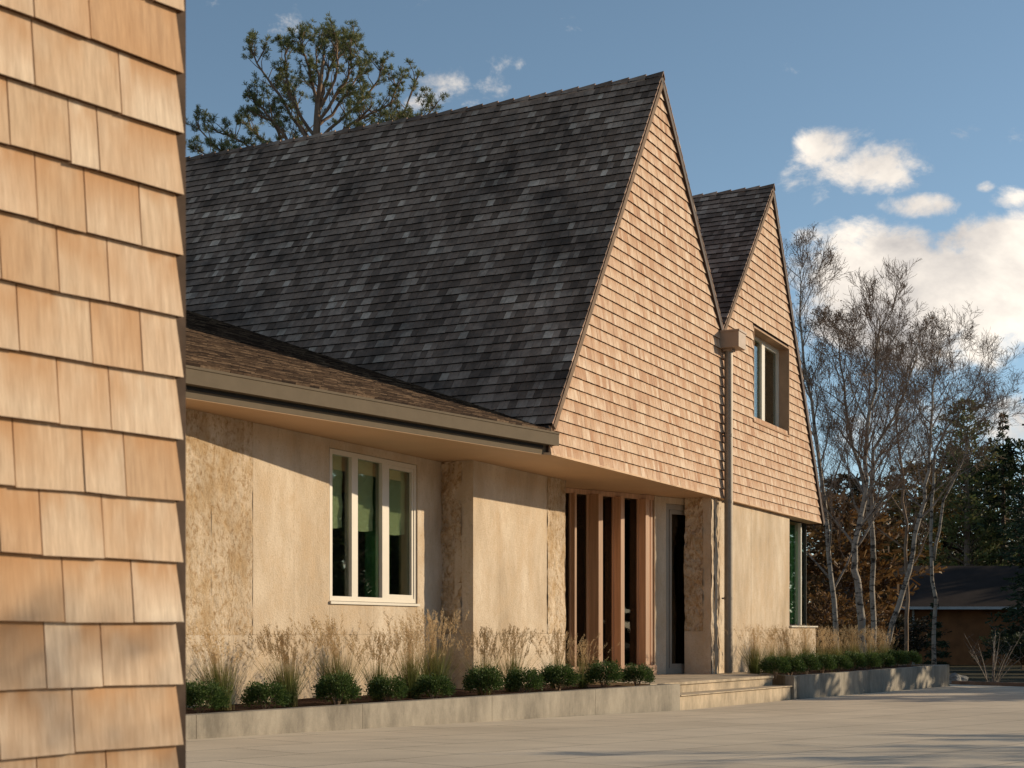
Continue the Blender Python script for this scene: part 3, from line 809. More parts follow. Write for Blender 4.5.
# ------------------------------------------------------------------ shrubs and grasses
def shrub_mesh(seed, r=.26, h=.34, n=4600):
    rd = random.Random(seed); m_ = MB()
    for k in range(12):
        a = rd.uniform(0, 6.28); m_.tube([(0,0,-.03),(math.cos(a)*r*.3,math.sin(a)*r*.3,h*.4),(math.cos(a)*r*.7,math.sin(a)*r*.7,h*.75)], [.008,.005,.002], 3, 1)
    tips = []
    for k in range(300):
        a = rd.uniform(0, 6.28); el = rd.uniform(-.15, 1.0)
        c = Vector((math.cos(a)*math.sqrt(max(0, 1-el*el*.8)), math.sin(a)*math.sqrt(max(0, 1-el*el*.8)), el))
        rr = rd.uniform(.88, 1.06); tips.append(Vector((c.x*r*rr, c.y*r*rr, h*.42+c.z*h*.55*rr)))
    for k in range(n):
        t = rd.choice(tips); b0 = Vector((t.x*.2, t.y*.2, h*.25)); f = 1.0-.45*rd.random()**1.6
        p = b0.lerp(t, f)+Vector([rd.gauss(0, .022) for _ in range(3)])
        if p.z < -.02: p.z = .01
        d = ((t-b0).normalized()+Vector([rd.uniform(-.8,.8) for _ in range(3)])).normalized()
        w = d.orthogonal().normalized(); w.rotate(Matrix.Rotation(rd.uniform(0,6.28), 3, d))
        l = rd.uniform(.02, .038); ww = l*.22
        m_.quad(p-w*ww*.4, p+d*l*.5-w*ww, p+d*l, p+d*l*.5+w*ww)
    return m_
def grass_mesh(seed, h=.75, n=170, spread=.30, plumes=55, lean=(0,0)):
    rd = random.Random(seed); m_ = MB()
    def bl(base, tip, w, bend, plume):
        m = 5; pts = []
        for i in range(m+1):
            t = i/m; p = base.lerp(tip, t); p = p+Vector((0,0,bend*math.sin(t*math.pi)*.5)); pts.append(p)
        d = (tip-base); sd = Vector((-d.y, d.x, 0)); sd = sd.normalized() if sd.length > .001 else Vector((1,0,0))
        sd.rotate(Matrix.Rotation(rd.uniform(-1,1), 3, 'Z'))
        for i in range(m):
            w0 = w*(1-i/m*.85); w1 = w*(1-(i+1)/m*.85)
            m_.quad(pts[i]-sd*w0, pts[i]+sd*w0, pts[i+1]+sd*w1, pts[i+1]-sd*w1, 0, [(0,i/m),(1,i/m),(1,(i+1)/m),(0,(i+1)/m)])
        if plume:
            dd_ = (pts[-1]-pts[-2]).normalized(); L = rd.uniform(.08, .15)
            for k in range(16):
                q = pts[-1]+dd_*(L*(k/16))+Vector([rd.gauss(0,.006) for _ in range(3)])
                v2 = (dd_+Vector([rd.uniform(-.9,.9) for _ in range(3)])).normalized(); sd2 = v2.orthogonal().normalized()*.0035
                m_.quad(q-sd2, q+sd2, q+v2*.028+sd2*.3, q+v2*.028-sd2*.3, 1)
    for k in range(n):
        a = rd.uniform(0, 6.28); rr = abs(rd.gauss(0, .045)); b0 = Vector((math.cos(a)*rr, math.sin(a)*rr, -.02))
        hh = h*rd.uniform(.45, .82); o_ = abs(rd.gauss(0, spread*.75))
        bl(b0, Vector((math.cos(a)*o_+lean[0]*hh, math.sin(a)*o_+lean[1]*hh, hh)), rd.uniform(.0022,.0042), .10, False)
    for k in range(plumes):
        a = rd.uniform(0, 6.28); rr = abs(rd.gauss(0, .04)); b0 = Vector((math.cos(a)*rr, math.sin(a)*rr, -.02))
        hh = h*rd.uniform(.62, 1.08); o_ = abs(rd.gauss(0, spread*.8))
        bl(b0, Vector((math.cos(a)*o_+lean[0]*hh, math.sin(a)*o_+lean[1]*hh, hh)), .0020, .05, True)
    return m_
def stash(mb, name, mats):
    o = mb.build(name, mats); return o
shr = [shrub_mesh(40+i, r, h).build('shrub', [M['shrub'], M['twig']]) for i, (r, h) in enumerate(((.225,.34),(.235,.31),(.22,.36)))]
gra = [grass_mesh(60, .76, 430, .30, 130, (-.16,.05)).build('ornamental_grass', [M['blade'], M['plume']]),
       grass_mesh(61, .78, 430, .28, 130, (-.06,.0)).build('ornamental_grass', [M['blade'], M['plume']]),
       grass_mesh(62, .72, 240, .30, 95, (.03,-.02)).build('ornamental_grass', [M['blade'], M['plume']])]
used = {}
def put(proto, pt, z, rot, sc, label, cat, group):
    if proto.name not in used: o = proto; used[proto.name] = 1
    else: o = proto.copy(); COL.objects.link(o)
    o.location = (pt[0], pt[1], z); o.rotation_euler = (0, 0, rot); o.scale = (sc, sc, sc)
    tag(o, label, cat, group); return o
ORD = ['first','second','third','fourth','fifth','sixth','seventh','eighth','ninth','tenth','eleventh','twelfth','thirteenth','fourteenth']
def on_line(px, a, b_, back):                  # plan point behind the planter face, on this column
    a = Vector(a); b_ = Vector(b_); d = (b_-a).normalized(); n_ = Vector((-d.y, d.x)); a = a+n_*back
    t = (px-HX)/FP; k = (t*a.y-a.x)/(d.x-t*d.y); return a+d*k
rd = random.Random(5)
for i, px in enumerate((201, 266, 337, 387, 434, 484, 524, 558, 604, 637)):
    p = on_line(px, PL0, PL1, .42 if px != 558 else .62)
    sc = [1.0,.95,1.0,.93,.95,1.05,1.0,1.12,1.1,1.0][i]
    put(shr[i % 3], p, ZF-.05, rd.uniform(0,6.28), sc, 'low green shrub in the long planter, %s counted from the foreground corner' % ORD[i], 'shrub', 'low green shrubs in the long planter')
# two just hidden behind the corner
for i, (px, s_, g, bk) in enumerate(((222,1.0,0,.95), (289,.95,0,.95), (341,1.08,0,.95), (378,.92,2,1.0), (412,.98,1,1.0), (435,1.15,1,1.15), (484,.98,2,.95), (512,1.02,2,1.0), (556,.95,2,1.15), (582,.8,2,1.0))):
    p = on_line(px, PL0, PL1, bk)
    put(gra[g], p, ZF-.05, rd.uniform(-.5,.5), s_, 'feathery tan and green grass clump by the limestone wall, %s counted from the shingled corner' % ORD[i], 'grass clump', 'grass clumps in the long planter')
for i, px in enumerate((775, 790, 806, 822, 838, 853, 868, 882, 896, 909)):
    p = on_line(px, PR0, PR1, .42)
    put(shr[i % 3], p, ZF-.04, rd.uniform(0,6.28), 1.08, 'shaded low green shrub in the planter under the corner window, %s counted from the steps' % ORD[i], 'shrub', 'low green shrubs in the right planter')
for i, (px, bk) in enumerate(((755,1.1),(772,1.2),(790,1.15),(806,1.1),(822,1.15),(838,1.2),(854,1.1),(870,1.15),(886,1.1))):
    p = on_line(px, PR0, PR1, bk)
    put(gra[(i+1) % 3], p, ZF-.04, rd.uniform(-1,1), .98, 'dry tan grass clump in the planter under the corner window, %s counted from the downspout' % ORD[i], 'grass clump', 'grass clumps in the right planter')

# ------------------------------------------------------------------ foreground shingled corner
FD = Vector((.6242,.7813,0)); FN = Vector((.7813,-.6242,0))
YC = 4.32; CX = (184.0-HX)/FP*YC; C0 = Vector((CX, YC, 0))-FN*.030
def f_at(px, n=.030):                           # distance left of the corner, negative
    t = (px-HX)/FP; a = C0+FN*n
    return (t*a.y-a.x)/(FD.x-t*FD.y)
fg = empty('shingled_outbuilding', tuple(C0-FD*2-FN*1.5+EZ*gh(C0.x, C0.y)))
tag(fg, 'close up corner of a building clad in warm cedar shingles at the left edge', 'building')
EXF = YC*61.15/FP
yb = (HY-744.7)/FP*YC                          # butt line of the row above the last visible seam
ybot = yb-EXF*5
rows = {5-1: [40.7,110], 5: [1,76], 6: [48,104.5], 7: [66,135], 8: [1,43,105.6], 9: [16.6,86,127.4], 10: [60.6,112.6], 11: [20.5,94,144], 12: [2.5,60.6,111], 13: [38.8,88,143], 14: [11,72,100.7], 15: [122.5], 16: [35,91.6]}
seams = {}; rr = random.Random(12)
for r_, lst in rows.items():
    xs_ = [f_at(p) for p in lst]; left = [xs_[0]-.28]
    while left[0] > -3.6: left.insert(0, left[0]-rr.uniform(.15,.34))
    seams[r_] = left+xs_+[0.004]
mb = MB()
shingles(mb, C0, FD, EZ, FN, ybot, ybot+EXF*26, lambda y: -3.6, lambda y: 0.004, EXF, (.15,.34), .027, 50, seams=seams, gap=.0045, jit=.0022, endskew=.022)
keep(mb.build('front_shingles', [M['cedar_near'], M['endgrain_shade']]), fg)
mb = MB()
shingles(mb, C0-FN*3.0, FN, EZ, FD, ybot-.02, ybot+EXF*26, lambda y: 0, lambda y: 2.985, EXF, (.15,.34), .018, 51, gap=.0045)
keep(mb.build('side_shingles', [M['cedar_near'], M['endgrain_shade']]), fg)
mb = MB(); a = C0-FD*3.6; b_ = C0; 
mb.hexa([a-FN*3+EZ*-1.3, b_-FN*3+EZ*-1.3, b_-FN*3+EZ*(ybot+EXF*26), a-FN*3+EZ*(ybot+EXF*26), a-FN*.003+EZ*-1.3, b_-FN*.003+EZ*-1.3, b_-FN*.003+EZ*(ybot+EXF*26), a-FN*.003+EZ*(ybot+EXF*26)])
keep(mb.build('wall', M['trim_dark']), fg)
mb = MB(); zt2 = ybot+EXF*26
mb.bar(C0+FN*-.010-FD*.004+EZ*-1.2, C0+FN*-.010-FD*.004+EZ*zt2, FD, .033, FN, .0125)
keep(mb.build('corner_trim', M['trim_near']), fg)
mb = MB(); cc = C0-FD*1.8-FN*1.5; apex = [C0-FD*3.9+FN*.35+EZ*zt2, C0+FD*.3+FN*.35+EZ*zt2, C0+FD*.3-FN*3.3+EZ*zt2, C0-FD*3.9-FN*3.3+EZ*zt2]
mb.prism(apex, EZ*.12); keep(mb.build('roof', M['roof']), fg)

# ------------------------------------------------------------------ trees
def grow(seed, base, trunk_pts, r0, levels, nbr, lens, up=.5, spread=.9, droop=0, start=.25, twig_n=3, sides=(7,5,3,3)):
    """returns (segments by level, tips). trunk_pts relative to base."""
    rd = random.Random(seed); out = []; tips = []
    def rec(p, d, L, r, lv):
        n = 6 if lv < 2 else 4; pts = [p.copy()]; rads = [r]; q = p.copy(); dd_ = d.copy()
        for i in range(n):
            wob = .22 if lv < 2 else .26
            dd_ = (dd_+Vector([rd.gauss(0, wob) for _ in range(3)])*.5+EZ*(up*.16-droop*.12*lv)).normalized()
            q = q+dd_*L/n; pts.append(q.copy()); rads.append(r*(1-.85*(i+1)/n)+.002)
        out.append((lv, pts, rads))
        if lv >= levels: tips.append((q.copy(), dd_.copy(), pts)); return
        for k in range(nbr[lv]):
            t = rd.uniform(.25, 1.0); i = min(int(t*n), n-1); f = t*n-i
            bp = pts[i].lerp(pts[i+1], f); bd = (pts[i+1]-pts[i]).normalized()
            sd = bd.orthogonal(); sd.rotate(Matrix.Rotation(rd.uniform(0,6.28), 3, bd)); sd.normalize()
            nd = (bd*rd.uniform(.5,.9)+sd*spread*rd.uniform(.5,1.0)).normalized()
            rec(bp, nd, L*lens[lv]*rd.uniform(.7,1.15)*(1.15-.4*t), max(rads[i]*.55, .004), lv+1)
    # trunk
    tp = [Vector(base)+Vector(t) for t in trunk_pts]
    sm = []
    for i in range(len(tp)-1):
        for j in range(4): 
            q = tp[i].lerp(tp[i+1], j/4)+Vector((rd.gauss(0,.03), rd.gauss(0,.03), 0)); sm.append(q)
    sm.append(tp[-1]); m = len(sm)
    rads = [r0*(1-.9*(i/(m-1))**1.1)+.004 for i in range(m)]; rads[0] *= 1.25
    out.append((0, sm, rads)); H_ = (tp[-1]-tp[0]).length
    for k in range(nbr[0]):
        t = start+(1-start)*((k+rd.random())/nbr[0]); i = min(int(t*(m-1)), m-2); f = t*(m-1)-i
        bp = sm[i].lerp(sm[i+1], f); bd = (sm[i+1]-sm[i]).normalized()
        a = k*2.4+rd.uniform(-.5,.5); sd = Vector((math.cos(a), math.sin(a), 0))
        nd = (bd*rd.uniform(.6,1.0)+sd*spread).normalized()
        rec(bp, nd, H_*lens[0]*rd.uniform(.75,1.15)*(1.25-.75*t), max(rads[i]*.5, .012), 1)
    tips.append((sm[-1], EZ.copy(), sm[-4:]))
    return out, tips
def bare_tree(name, base, trunks, r0, seed, label, group=None, levels=4, nbr=(14,6,5,4), lens=(.32,.5,.5,.5), up=.6, spread=.8, leaves=0, barkm='birch', start=.3, twr=1.0, leafm='dryleaf', lsz=.06):
    root = empty(name, base); tag(root, label, 'tree', group)
    tr = MB(); cr = MB(); lf = MB(); rd = random.Random(seed*7)
    for ti, tp in enumerate(trunks):
        out, tips = grow(seed+ti*13, (0,0,0), tp, r0*(1 if ti == 0 else .75), levels, nbr, lens, up, spread, start=start)
        for lv, pts, rads in out:
            if lv == 0: tr.tube(pts, rads, 8)
            elif lv == 1: cr.tube(pts, rads, 5, 0, False)
            else: cr.tube(pts, [max(r_*twr*.8, .0042*twr) for r_ in rads], 3, 1, False)
        for (q, d, pts) in tips:
            for k in range(leaves):
                p = Vector(rd.choice(pts))+Vector([rd.gauss(0,.05) for _ in range(3)])
                d2 = Vector([rd.uniform(-1,1) for _ in range(3)]).normalized(); w = d2.orthogonal().normalized()
                l = lsz*rd.uniform(.6,1.3); lf.quad(p, p+d2*l*.5+w*l*.4, p+d2*l, p+d2*l*.5-w*l*.4)
    o = tr.build('trunk', M[barkm], root, smooth=True)
    o = cr.build('crown', [M['branch'] if barkm == 'birch' else M['twig'], M['twig']], root)
    if leaves: lf.build('leaves', M[leafm], root)
    return root
def base_at(px, Y):
    x = (px-HX)/FP*Y; return (x, Y, gh(x, Y)-.02)
def tr_px(bx, Y, pts):                          # trunk shape given by where it stands and how it leans (metres)
    b_ = base_at(bx, Y); return [(( (px-HX)/FP*Y)-b_[0], dy, (HY-py)/FP*Y-b_[2]) for px, py, dy in pts]
G_B = 'bare birches beside the gable'
bare_tree('birch_tree', base_at(866, 41), [tr_px(866,41,[(866,680,0),(860,600,0),(853,560,.1),(866,500,.2),(872,420,.3),(878,355,.2),(880,318,0)])], .115, 11,
          'tall bare birch with crooked pale trunk, its crown highest against the big cloud', G_B, leaves=0, nbr=(26,6,5,4), lens=(.24,.58,.66,.75), spread=.6, start=.34)
bare_tree('birch_tree', base_at(880, 43), [tr_px(880,43,[(880,676,0),(889,640,0),(908,570,0),(925,500,.2),(934,440,.4),(938,390,.5),(942,345,.3)])], .095, 12,
          'bare birch with slender pale trunk leaning to the right', G_B, leaves=0, nbr=(17,6,5,4), lens=(.24,.58,.66,.75), spread=.85, start=.42)
bare_tree('birch_tree', base_at(838, 46), [tr_px(838,46,[(838,676,0),(834,600,0),(825,500,.2),(812,400,.3),(802,320,.2),(799,268,0)])], .09, 13,
          'tall bare tree rising right behind the right gable rake', G_B, leaves=1, nbr=(24,6,5,4), lens=(.20,.58,.66,.75), spread=.6, start=.2, lsz=.045)
bare_tree('birch_tree', base_at(873, 47), [tr_px(873,47,[(873,676,0),(874,610,0),(872,520,0),(874,450,.2),(905,400,.3),(920,352,.3)]), tr_px(873,47,[(874,560,0),(868,500,.1),(846,430,-.3),(840,370,-.2),(838,330,0)])], .10, 14,
          'forked bare tree with two dark limbs in the middle of the birch group', G_B, leaves=1, nbr=(18,6,5,4), lens=(.26,.58,.66,.75), spread=.7, start=.38)
bare_tree('birch_tree', base_at(934, 50), [tr_px(934,50,[(934,672,0),(933,600,0),(930,520,0),(937,450,.2),(962,410,.5),(982,382,.5)]), tr_px(934,50,[(933,560,0),(945,500,0),(970,440,0),(1000,395,.5)])], .075, 15,
          'thin grey bare tree spreading its twigs right over the green conifer', G_B, nbr=(13,6,5,4), lens=(.34,.58,.66,.75), spread=.95, start=.45)
bare_tree('birch_tree', base_at(905, 52), [tr_px(905,52,[(905,672,0),(907,600,0),(905,500,0),(897,420,.2),(903,372,0)])], .08, 17,
          'thin dark bare tree standing furthest back in the birch group', G_B, leaves=0, nbr=(18,6,5,4), lens=(.26,.58,.66,.75), spread=.7, barkm='twig', start=.3)

# pine behind the main roof
def pine(base, seed, label):
    Y = base[1]; root = empty('pine_tree', base); tag(root, label, 'tree')
    rd = random.Random(seed); tr = MB(); nd = MB()
    def rel(px, py, dy=0): return Vector(((px-HX)/FP*(Y+dy)-base[0], dy, (HY-py)/FP*(Y+dy)-base[2]))
    tr.tube([Vector((0,0,0)), rel(312,400), rel(318,220), rel(316,140), rel(318,100), rel(322,70), rel(325,45)], [.34,.28,.18,.12,.09,.055,.02], 9)
    limbs = [([(312,150),(285,105),(262,70),(250,50)],0), ([(314,135),(290,95),(285,60),(288,42)],.8), ([(318,110),(310,75),(303,50),(300,35)],-.8), ([(320,100),(330,70),(345,50),(352,38)],.6),
             ([(318,125),(340,90),(352,66),(350,48)],-1), ([(316,140),(345,115),(375,85),(383,62)],.5), ([(318,150),(350,125),(390,105),(398,82)],-.5), ([(316,130),(336,108),(348,90),(366,66)],1.2),
             ([(330,170),(385,135),(405,110),(418,75)],.8), ([(330,175),(395,140),(420,120),(436,104)],0), ([(310,165),(282,132),(262,108),(247,96)],-.6), ([(308,165),(285,140),(270,122),(258,115)],.4),
             ([(310,190),(270,165),(236,138),(212,128)],.3), ([(310,190),(260,170),(222,152),(196,124)],-.8), ([(310,195),(250,180),(215,160),(190,148)],.8), ([(312,170),(290,150),(266,140),(243,122)],1.3),
             ([(316,120),(322,90),(315,60),(322,36)],1.2), ([(318,110),(335,80),(337,50),(333,38)],-.2), ([(318,150),(300,125),(296,100),(280,80)],1.6), ([(318,160),(345,140),(360,120),(372,105)],-1.5), ([(320,160),(360,145),(392,128),(412,118)],1.5)]
    tufts = []
    def twigs(pts, r, lv):
        m = len(pts)
        sm = []
        for i in range(m-1):
            for j in range(4):
                t = j/4; a = pts[max(i-1,0)]; b_ = pts[i]; c = pts[i+1]; d = pts[min(i+2,m-1)]
                q = .5*((2*b_)+(-a+c)*t+(2*a-5*b_+4*c-d)*t*t+(-a+3*b_-3*c+d)*t**3)
                sm.append(q+Vector([rd.gauss(0,.03) for _ in range(3)]))
        sm.append(pts[-1]); tr.tube(sm, [r*(1-.8*i/(len(sm)-1))+.006 for i in range(len(sm))], 5, 0, False)
        return sm
    for lp, dy in limbs:
        pts = [rel(x_, y_, dy*i/(len(lp)-1)*1.3) for i, (x_, y_) in enumerate(lp)]
        sm = twigs(pts, .052, 0); n = len(sm)
        for k in range(19):
            t = rd.uniform(.22, 1.0); i = min(int(t*(n-1)), n-2); p = sm[i]; d = (sm[i+1]-sm[i]).normalized()
            sd = Vector([rd.uniform(-1,1), rd.uniform(-1,1), rd.uniform(-.3,.9)]).normalized()
            L = rd.uniform(.35,.95)*(1.3-.6*t); q = p+(d*.7+sd*.8+EZ*.25).normalized()*L; mid = p.lerp(q,.5)+Vector([rd.gauss(0,.05) for _ in range(3)])
            tr.tube([p, mid, q], [.02,.013,.006], 3, 0, False)
            for e_ in range(5): tufts.append((mid.lerp(q, .35+e_*.17)+Vector([rd.gauss(0,.06) for _ in range(3)]), (q-p).normalized()))
        tufts.append((sm[-1], EZ.copy())); tufts.append((sm[-2], EZ.copy()))
    for (p, d) in tufts:
        for k in range(30):
            d2 = (d*.5+EZ*.35+Vector([rd.uniform(-1,1) for _ in range(3)])).normalized(); w = d2.orthogonal().normalized()
            w.rotate(Matrix.Rotation(rd.uniform(0,6.28), 3, d2)); l = rd.uniform(.07,.15)
            nd.quad(p-w*.003, p+w*.003, p+d2*l+w*.006, p+d2*l-w*.006)
    tr.build('trunk', M['pinebark'], root, smooth=True); nd.build('crown', M['needle'], root)
    return root
bp = ((318-HX)/FP*44, 44, -1.8)
pine(bp, 4, 'open crowned pine showing above the grey roof ridge')

def conifer(name, base, h, r, seed, mat, label, n=9000, group=None, z0=.08, ls=.22, taper=1.0, cat='tree', round_=False):
    root = empty(name, base); tag(root, label, cat, group)
    rd = random.Random(seed); tr = MB(); tr.tube([(0,0,0),(0,0,h*.5),(0,0,h*.97)], [h*.016+.03,h*.010+.015,.01], 7)
    nd = MB(); tiers = max(8, int(h*2.6)); per = max(6, int(n/tiers/44))
    for t in range(tiers):
        f = t/(tiers-1); z = h*(z0+(1-z0)*f)
        rr = r*((1-f)**taper if not round_ else math.sqrt(max(0.02, 1-(f*1.35-.35)**2)))*rd.uniform(.8,1.15)+.06
        nb_ = max(5, int(per*(1-.55*f)))
        for b_ in range(nb_):
            a = rd.uniform(0,6.28); L = rr*rd.uniform(.6,1.15); dz = -L*.18 if not round_ else L*.5
            tip = Vector((math.cos(a)*L, math.sin(a)*L, z+dz)); st = Vector((0,0,z))
            mid = st.lerp(tip,.55)+EZ*L*.08
            tr.tube([st, mid, tip], [.02+.01*L,.015,.005], 3, 0, False)
            m = max(10, int(40*min(1.3, L/max(r,.1)+.3)))
            for k in range(m):
                q = rd.uniform(.25,1.05); p = st.lerp(mid, q*2) if q < .5 else mid.lerp(tip, q*2-1)
                side = Vector((-math.sin(a), math.cos(a), 0))*rd.gauss(0, .14*L+.03)*(1.2-q*.7)
                p = p+side+EZ*rd.gauss(-.03,.05)
                d2 = ((tip-st).normalized()*.6+side*2+Vector([rd.uniform(-.6,.6) for _ in range(3)])).normalized(); w = d2.orthogonal().normalized()
                w.rotate(Matrix.Rotation(rd.uniform(0,6.28),3,d2)); l = ls*rd.uniform(.6,1.3)
                nd.quad(p-w*l*.10, p+w*l*.10, p+d2*l+w*l*.16, p+d2*l-w*l*.16)
    tr.build('trunk', M['pinebark'], root); nd.build('crown', M[mat], root); return root
def hz(py, Y, base): return (HY-py)/FP*Y-base[2]
b_ = base_at(967, 87); conifer('conifer', b_, hz(404,87,b_), 2.7, 1, 'cedar_tree', 'bronze green upright conifer behind the bare birches', 12000, ls=.27, round_=True)
b_ = base_at(1046, 60); conifer('conifer', b_, hz(322,60,b_), 2.3, 2, 'spruce', 'tallest dark spruce cut by the right edge of the picture', 14000, ls=.22)
b_ = base_at(1003, 88); conifer('conifer', b_, hz(415,88,b_), 3.2, 3, 'spruce', 'dark spruce between the bronze green conifer and the right edge', 12000, ls=.24)
b_ = base_at(935, 58); conifer('conifer', b_, hz(604,58,b_), .62, 4, 'spruce', 'narrow dark clipped evergreen in front of the brown house', 5000, ls=.12, cat='shrub', z0=.0)
for i, (px, Y, top, r, mat, lab) in enumerate((
        (915, 92, 470, 3.4, 'gold', 'yellow ochre tree low behind the leaning birch'),
        (838, 66, 505, 3.4, 'rust', 'rust brown small tree right beside the corner window'),
        (950, 98, 455, 3.4, 'woods', 'dark small crowned tree beyond the brown house roof'),
        (990, 100, 470, 4.4, 'spruce', 'broad dark evergreen behind the brown house near the right edge'),
        (1022, 88, 450, 4.2, 'spruce', 'broad dark evergreen at the right edge behind the brown house'),
        (880, 96, 500, 4.0, 'rust', 'rust brown round tree between the birch trunks'),
        (845, 100, 480, 3.2, 'woods', 'dull brown tree far behind the first birch trunk'))):
    b_ = base_at(px, Y); conifer('background_tree', b_, hz(top,Y,b_), r, 30+i, mat, lab, 9000, 'trees beyond the brown house', ls=.36, round_=True, z0=.1)
# brown undergrowth: small twiggy bushes
for i, (px, Y, h, r, mat, lab) in enumerate((
        (826, 50, 2.6, 1.5, 'rust', 'rust coloured bush just right of the corner window'), (848, 54, 2.3, 1.6, 'rust', 'rust coloured bush behind the crooked birch trunk'),
        (893, 60, 1.9, 1.6, 'woods', 'brown bush at the foot of the leaning birch'),
        (1022, 66, 1.3, 1.6, 'spruce', 'low dark bush before the brown wall at the right edge'))):
    b_ = base_at(px, Y); conifer('bush', b_, h, r, 50+i, mat, lab, 5000, 'bushes below the trees', ls=.16, round_=True, z0=.15, cat='bush')
# bare bush near the driveway edge
b_ = base_at(992, 38); root = empty('bare_bush', b_); tag(root, 'leafless bush of thin pale stems at the far driveway edge', 'bush')
m_ = MB(); rd = random.Random(9)
for k in range(16):
    a = rd.uniform(0,6.28); o_ = rd.uniform(.2,.9); h = rd.uniform(.7,1.5); p0 = Vector((math.cos(a)*.1, math.sin(a)*.1, 0)); p1 = Vector((math.cos(a)*o_, math.sin(a)*o_, h))
    mid = p0.lerp(p1,.5)+Vector((0,0,.08)); m_.tube([p0,mid,p1],[.013,.01,.004],4)
    for j in range(5):
        q = mid.lerp(p1, rd.random()); m_.tube([q, q+Vector((rd.uniform(-.25,.25), rd.uniform(-.25,.25), rd.uniform(.1,.35)))], [.005,.002], 3)
m_.build('stems', M['branch'], root)
# rock and edging at the end of the planter
def rock(pt, r, seed, label):
    import bmesh
    me = bpy.data.meshes.new('rock'); bm = bmesh.new(); bmesh.ops.create_icosphere(bm, subdivisions=3, radius=1)
    for v in bm.verts:
        n_ = noise.fractal(v.co*1.3+Vector((seed,0,0)), 1, 2, 3); v.co *= 1+.35*n_; v.co.x *= r*1.3; v.co.y *= r; v.co.z *= r*.7
    bm.to_mesh(me); bm.free(); me.materials.append(M['rock']); o = bpy.data.objects.new('rock', me); COL.objects.link(o)
    o.location = (pt[0], pt[1], gh(*pt)+r*.3); tag(o, label, 'rock', 'rocks by the driveway edge'); return o
rock(tuple((base_at(955, 36.5))[:2]), .24, 1.0, 'grey rock at the far end of the right planter')
m_ = MB(); e_ = [(10.75,35.75),(12.0,33.7),(17,30.6),(26,27.6)]
for (xa, ya), (xb, yb_) in zip(e_[:-1], e_[1:]):
    d = Vector((xb-xa, yb_-ya, 0)).normalized(); n_ = Vector((-d.y, d.x, 0)); m_.bar(Vector((xa,ya,gh(xa,ya)+.03)), Vector((xb,yb_,gh(xb,yb_)+.03)), n_, .07, EZ, .06)
tag(m_.build('edging', M['edge']), 'low rusty edging strip along the far end of the driveway', 'edging')

# ------------------------------------------------------------------ brown house in the trees
YB = 76
bh = empty('brown_house', ((930-HX)/FP*YB, YB, -1.8)); tag(bh, 'low brown boarded house with dark roof and white eave, shaded beneath the trees', 'house')
def fb(px0, px1, z0, z1, y0, y1, mat, name, par=bh):
    m_ = MB(); x0 = (px0-HX)/FP*YB; x1 = (px1-HX)/FP*YB
    m_.hexa([(x0,y1,z0),(x1,y1,z0),(x1,y1,z1),(x0,y1,z1),(x0,y0,z0),(x1,y0,z0),(x1,y0,z1),(x0,y0,z1)]); o = m_.build(name, mat)
    keep(o, bh) if par is bh else setattr(o, 'parent', par); return o
fb(868, 1060, -2.2, 1.12, YB, YB+7, M['farwall'], 'wall')
m_ = MB(); xa, xb = (858-HX)/FP*YB, (1075-HX)/FP*YB
m_.prism([Vector((xa, YB-.7, 1.18)), Vector((xa, YB+4, 3.5)), Vector((xa, YB+8.5, 1.18))], Vector((xb-xa, 0, 0)))
rf = keep(m_.build('roof', M['farroof']), bh)
fb(858, 1075, 1.06, 1.20, YB-.76, YB-.705, M['farwhite'], 'eave_board')
fb(912, 913.6, -2.0, 1.05, YB-.12, YB-.02, M['farwhite'], 'downpipe')
wf = fb(904.5, 908.6, -.6, .55, YB-.06, YB-.003, M['farwhite'], 'window')
o = fb(905.2, 907.9, -.5, .45, YB-.065, YB-.061, M['black'], 'pane', par=wf); o.parent = wf; o.matrix_parent_inverse = wf.matrix_parent_inverse.copy()
o.matrix_parent_inverse = Matrix.Identity(4)

# far woods: one mass
rd = random.Random(77); m_ = MB()
for k in range(16000):
    px = rd.uniform(600, 1500); Y = rd.uniform(115, 150); x = (px-HX)/FP*Y
    top = 8.5+2.2*noise.noise(Vector((x*.09, 3, 0)))+2.0*noise.noise(Vector((x*.35, 7, 0))); z = -1.8+(top)*math.sqrt(rd.random())
    p = Vector((x, Y, z)); d2 = Vector([rd.uniform(-1,1) for _ in range(3)]).normalized(); w = d2.orthogonal().normalized(); l = rd.uniform(.35,.9)
    m_.quad(p, p+d2*l*.5+w*l*.35, p+d2*l, p+d2*l*.5-w*l*.35)
tag(m_.build('far_woods', M['woods']), 'dim mass of far woods behind the trees', 'woods', kind='stuff')

rd = random.Random(78); m_ = MB()
for k in range(45000):
    an = rd.uniform(R(42), R(190)); D = rd.uniform(110, 135); x, y = D*math.sin(an), D*math.cos(an)
    top = 16+2.5*noise.noise(Vector((an*9, 3, 0)))+1.5*noise.noise(Vector((an*40, 7, 0))); z = -1.8+top*math.sqrt(rd.random())
    p = Vector((x, y, z)); d2 = Vector([rd.uniform(-1,1) for _ in range(3)]).normalized(); w = d2.orthogonal().normalized(); l = rd.uniform(1.2,2.6)
    m_.quad(p, p+d2*l*.5+w*l*.35, p+d2*l, p+d2*l*.5-w*l*.35)
tag(m_.build('surrounding_woods', M['woods']), 'woods all round the clearing outside the picture', 'woods', kind='stuff')

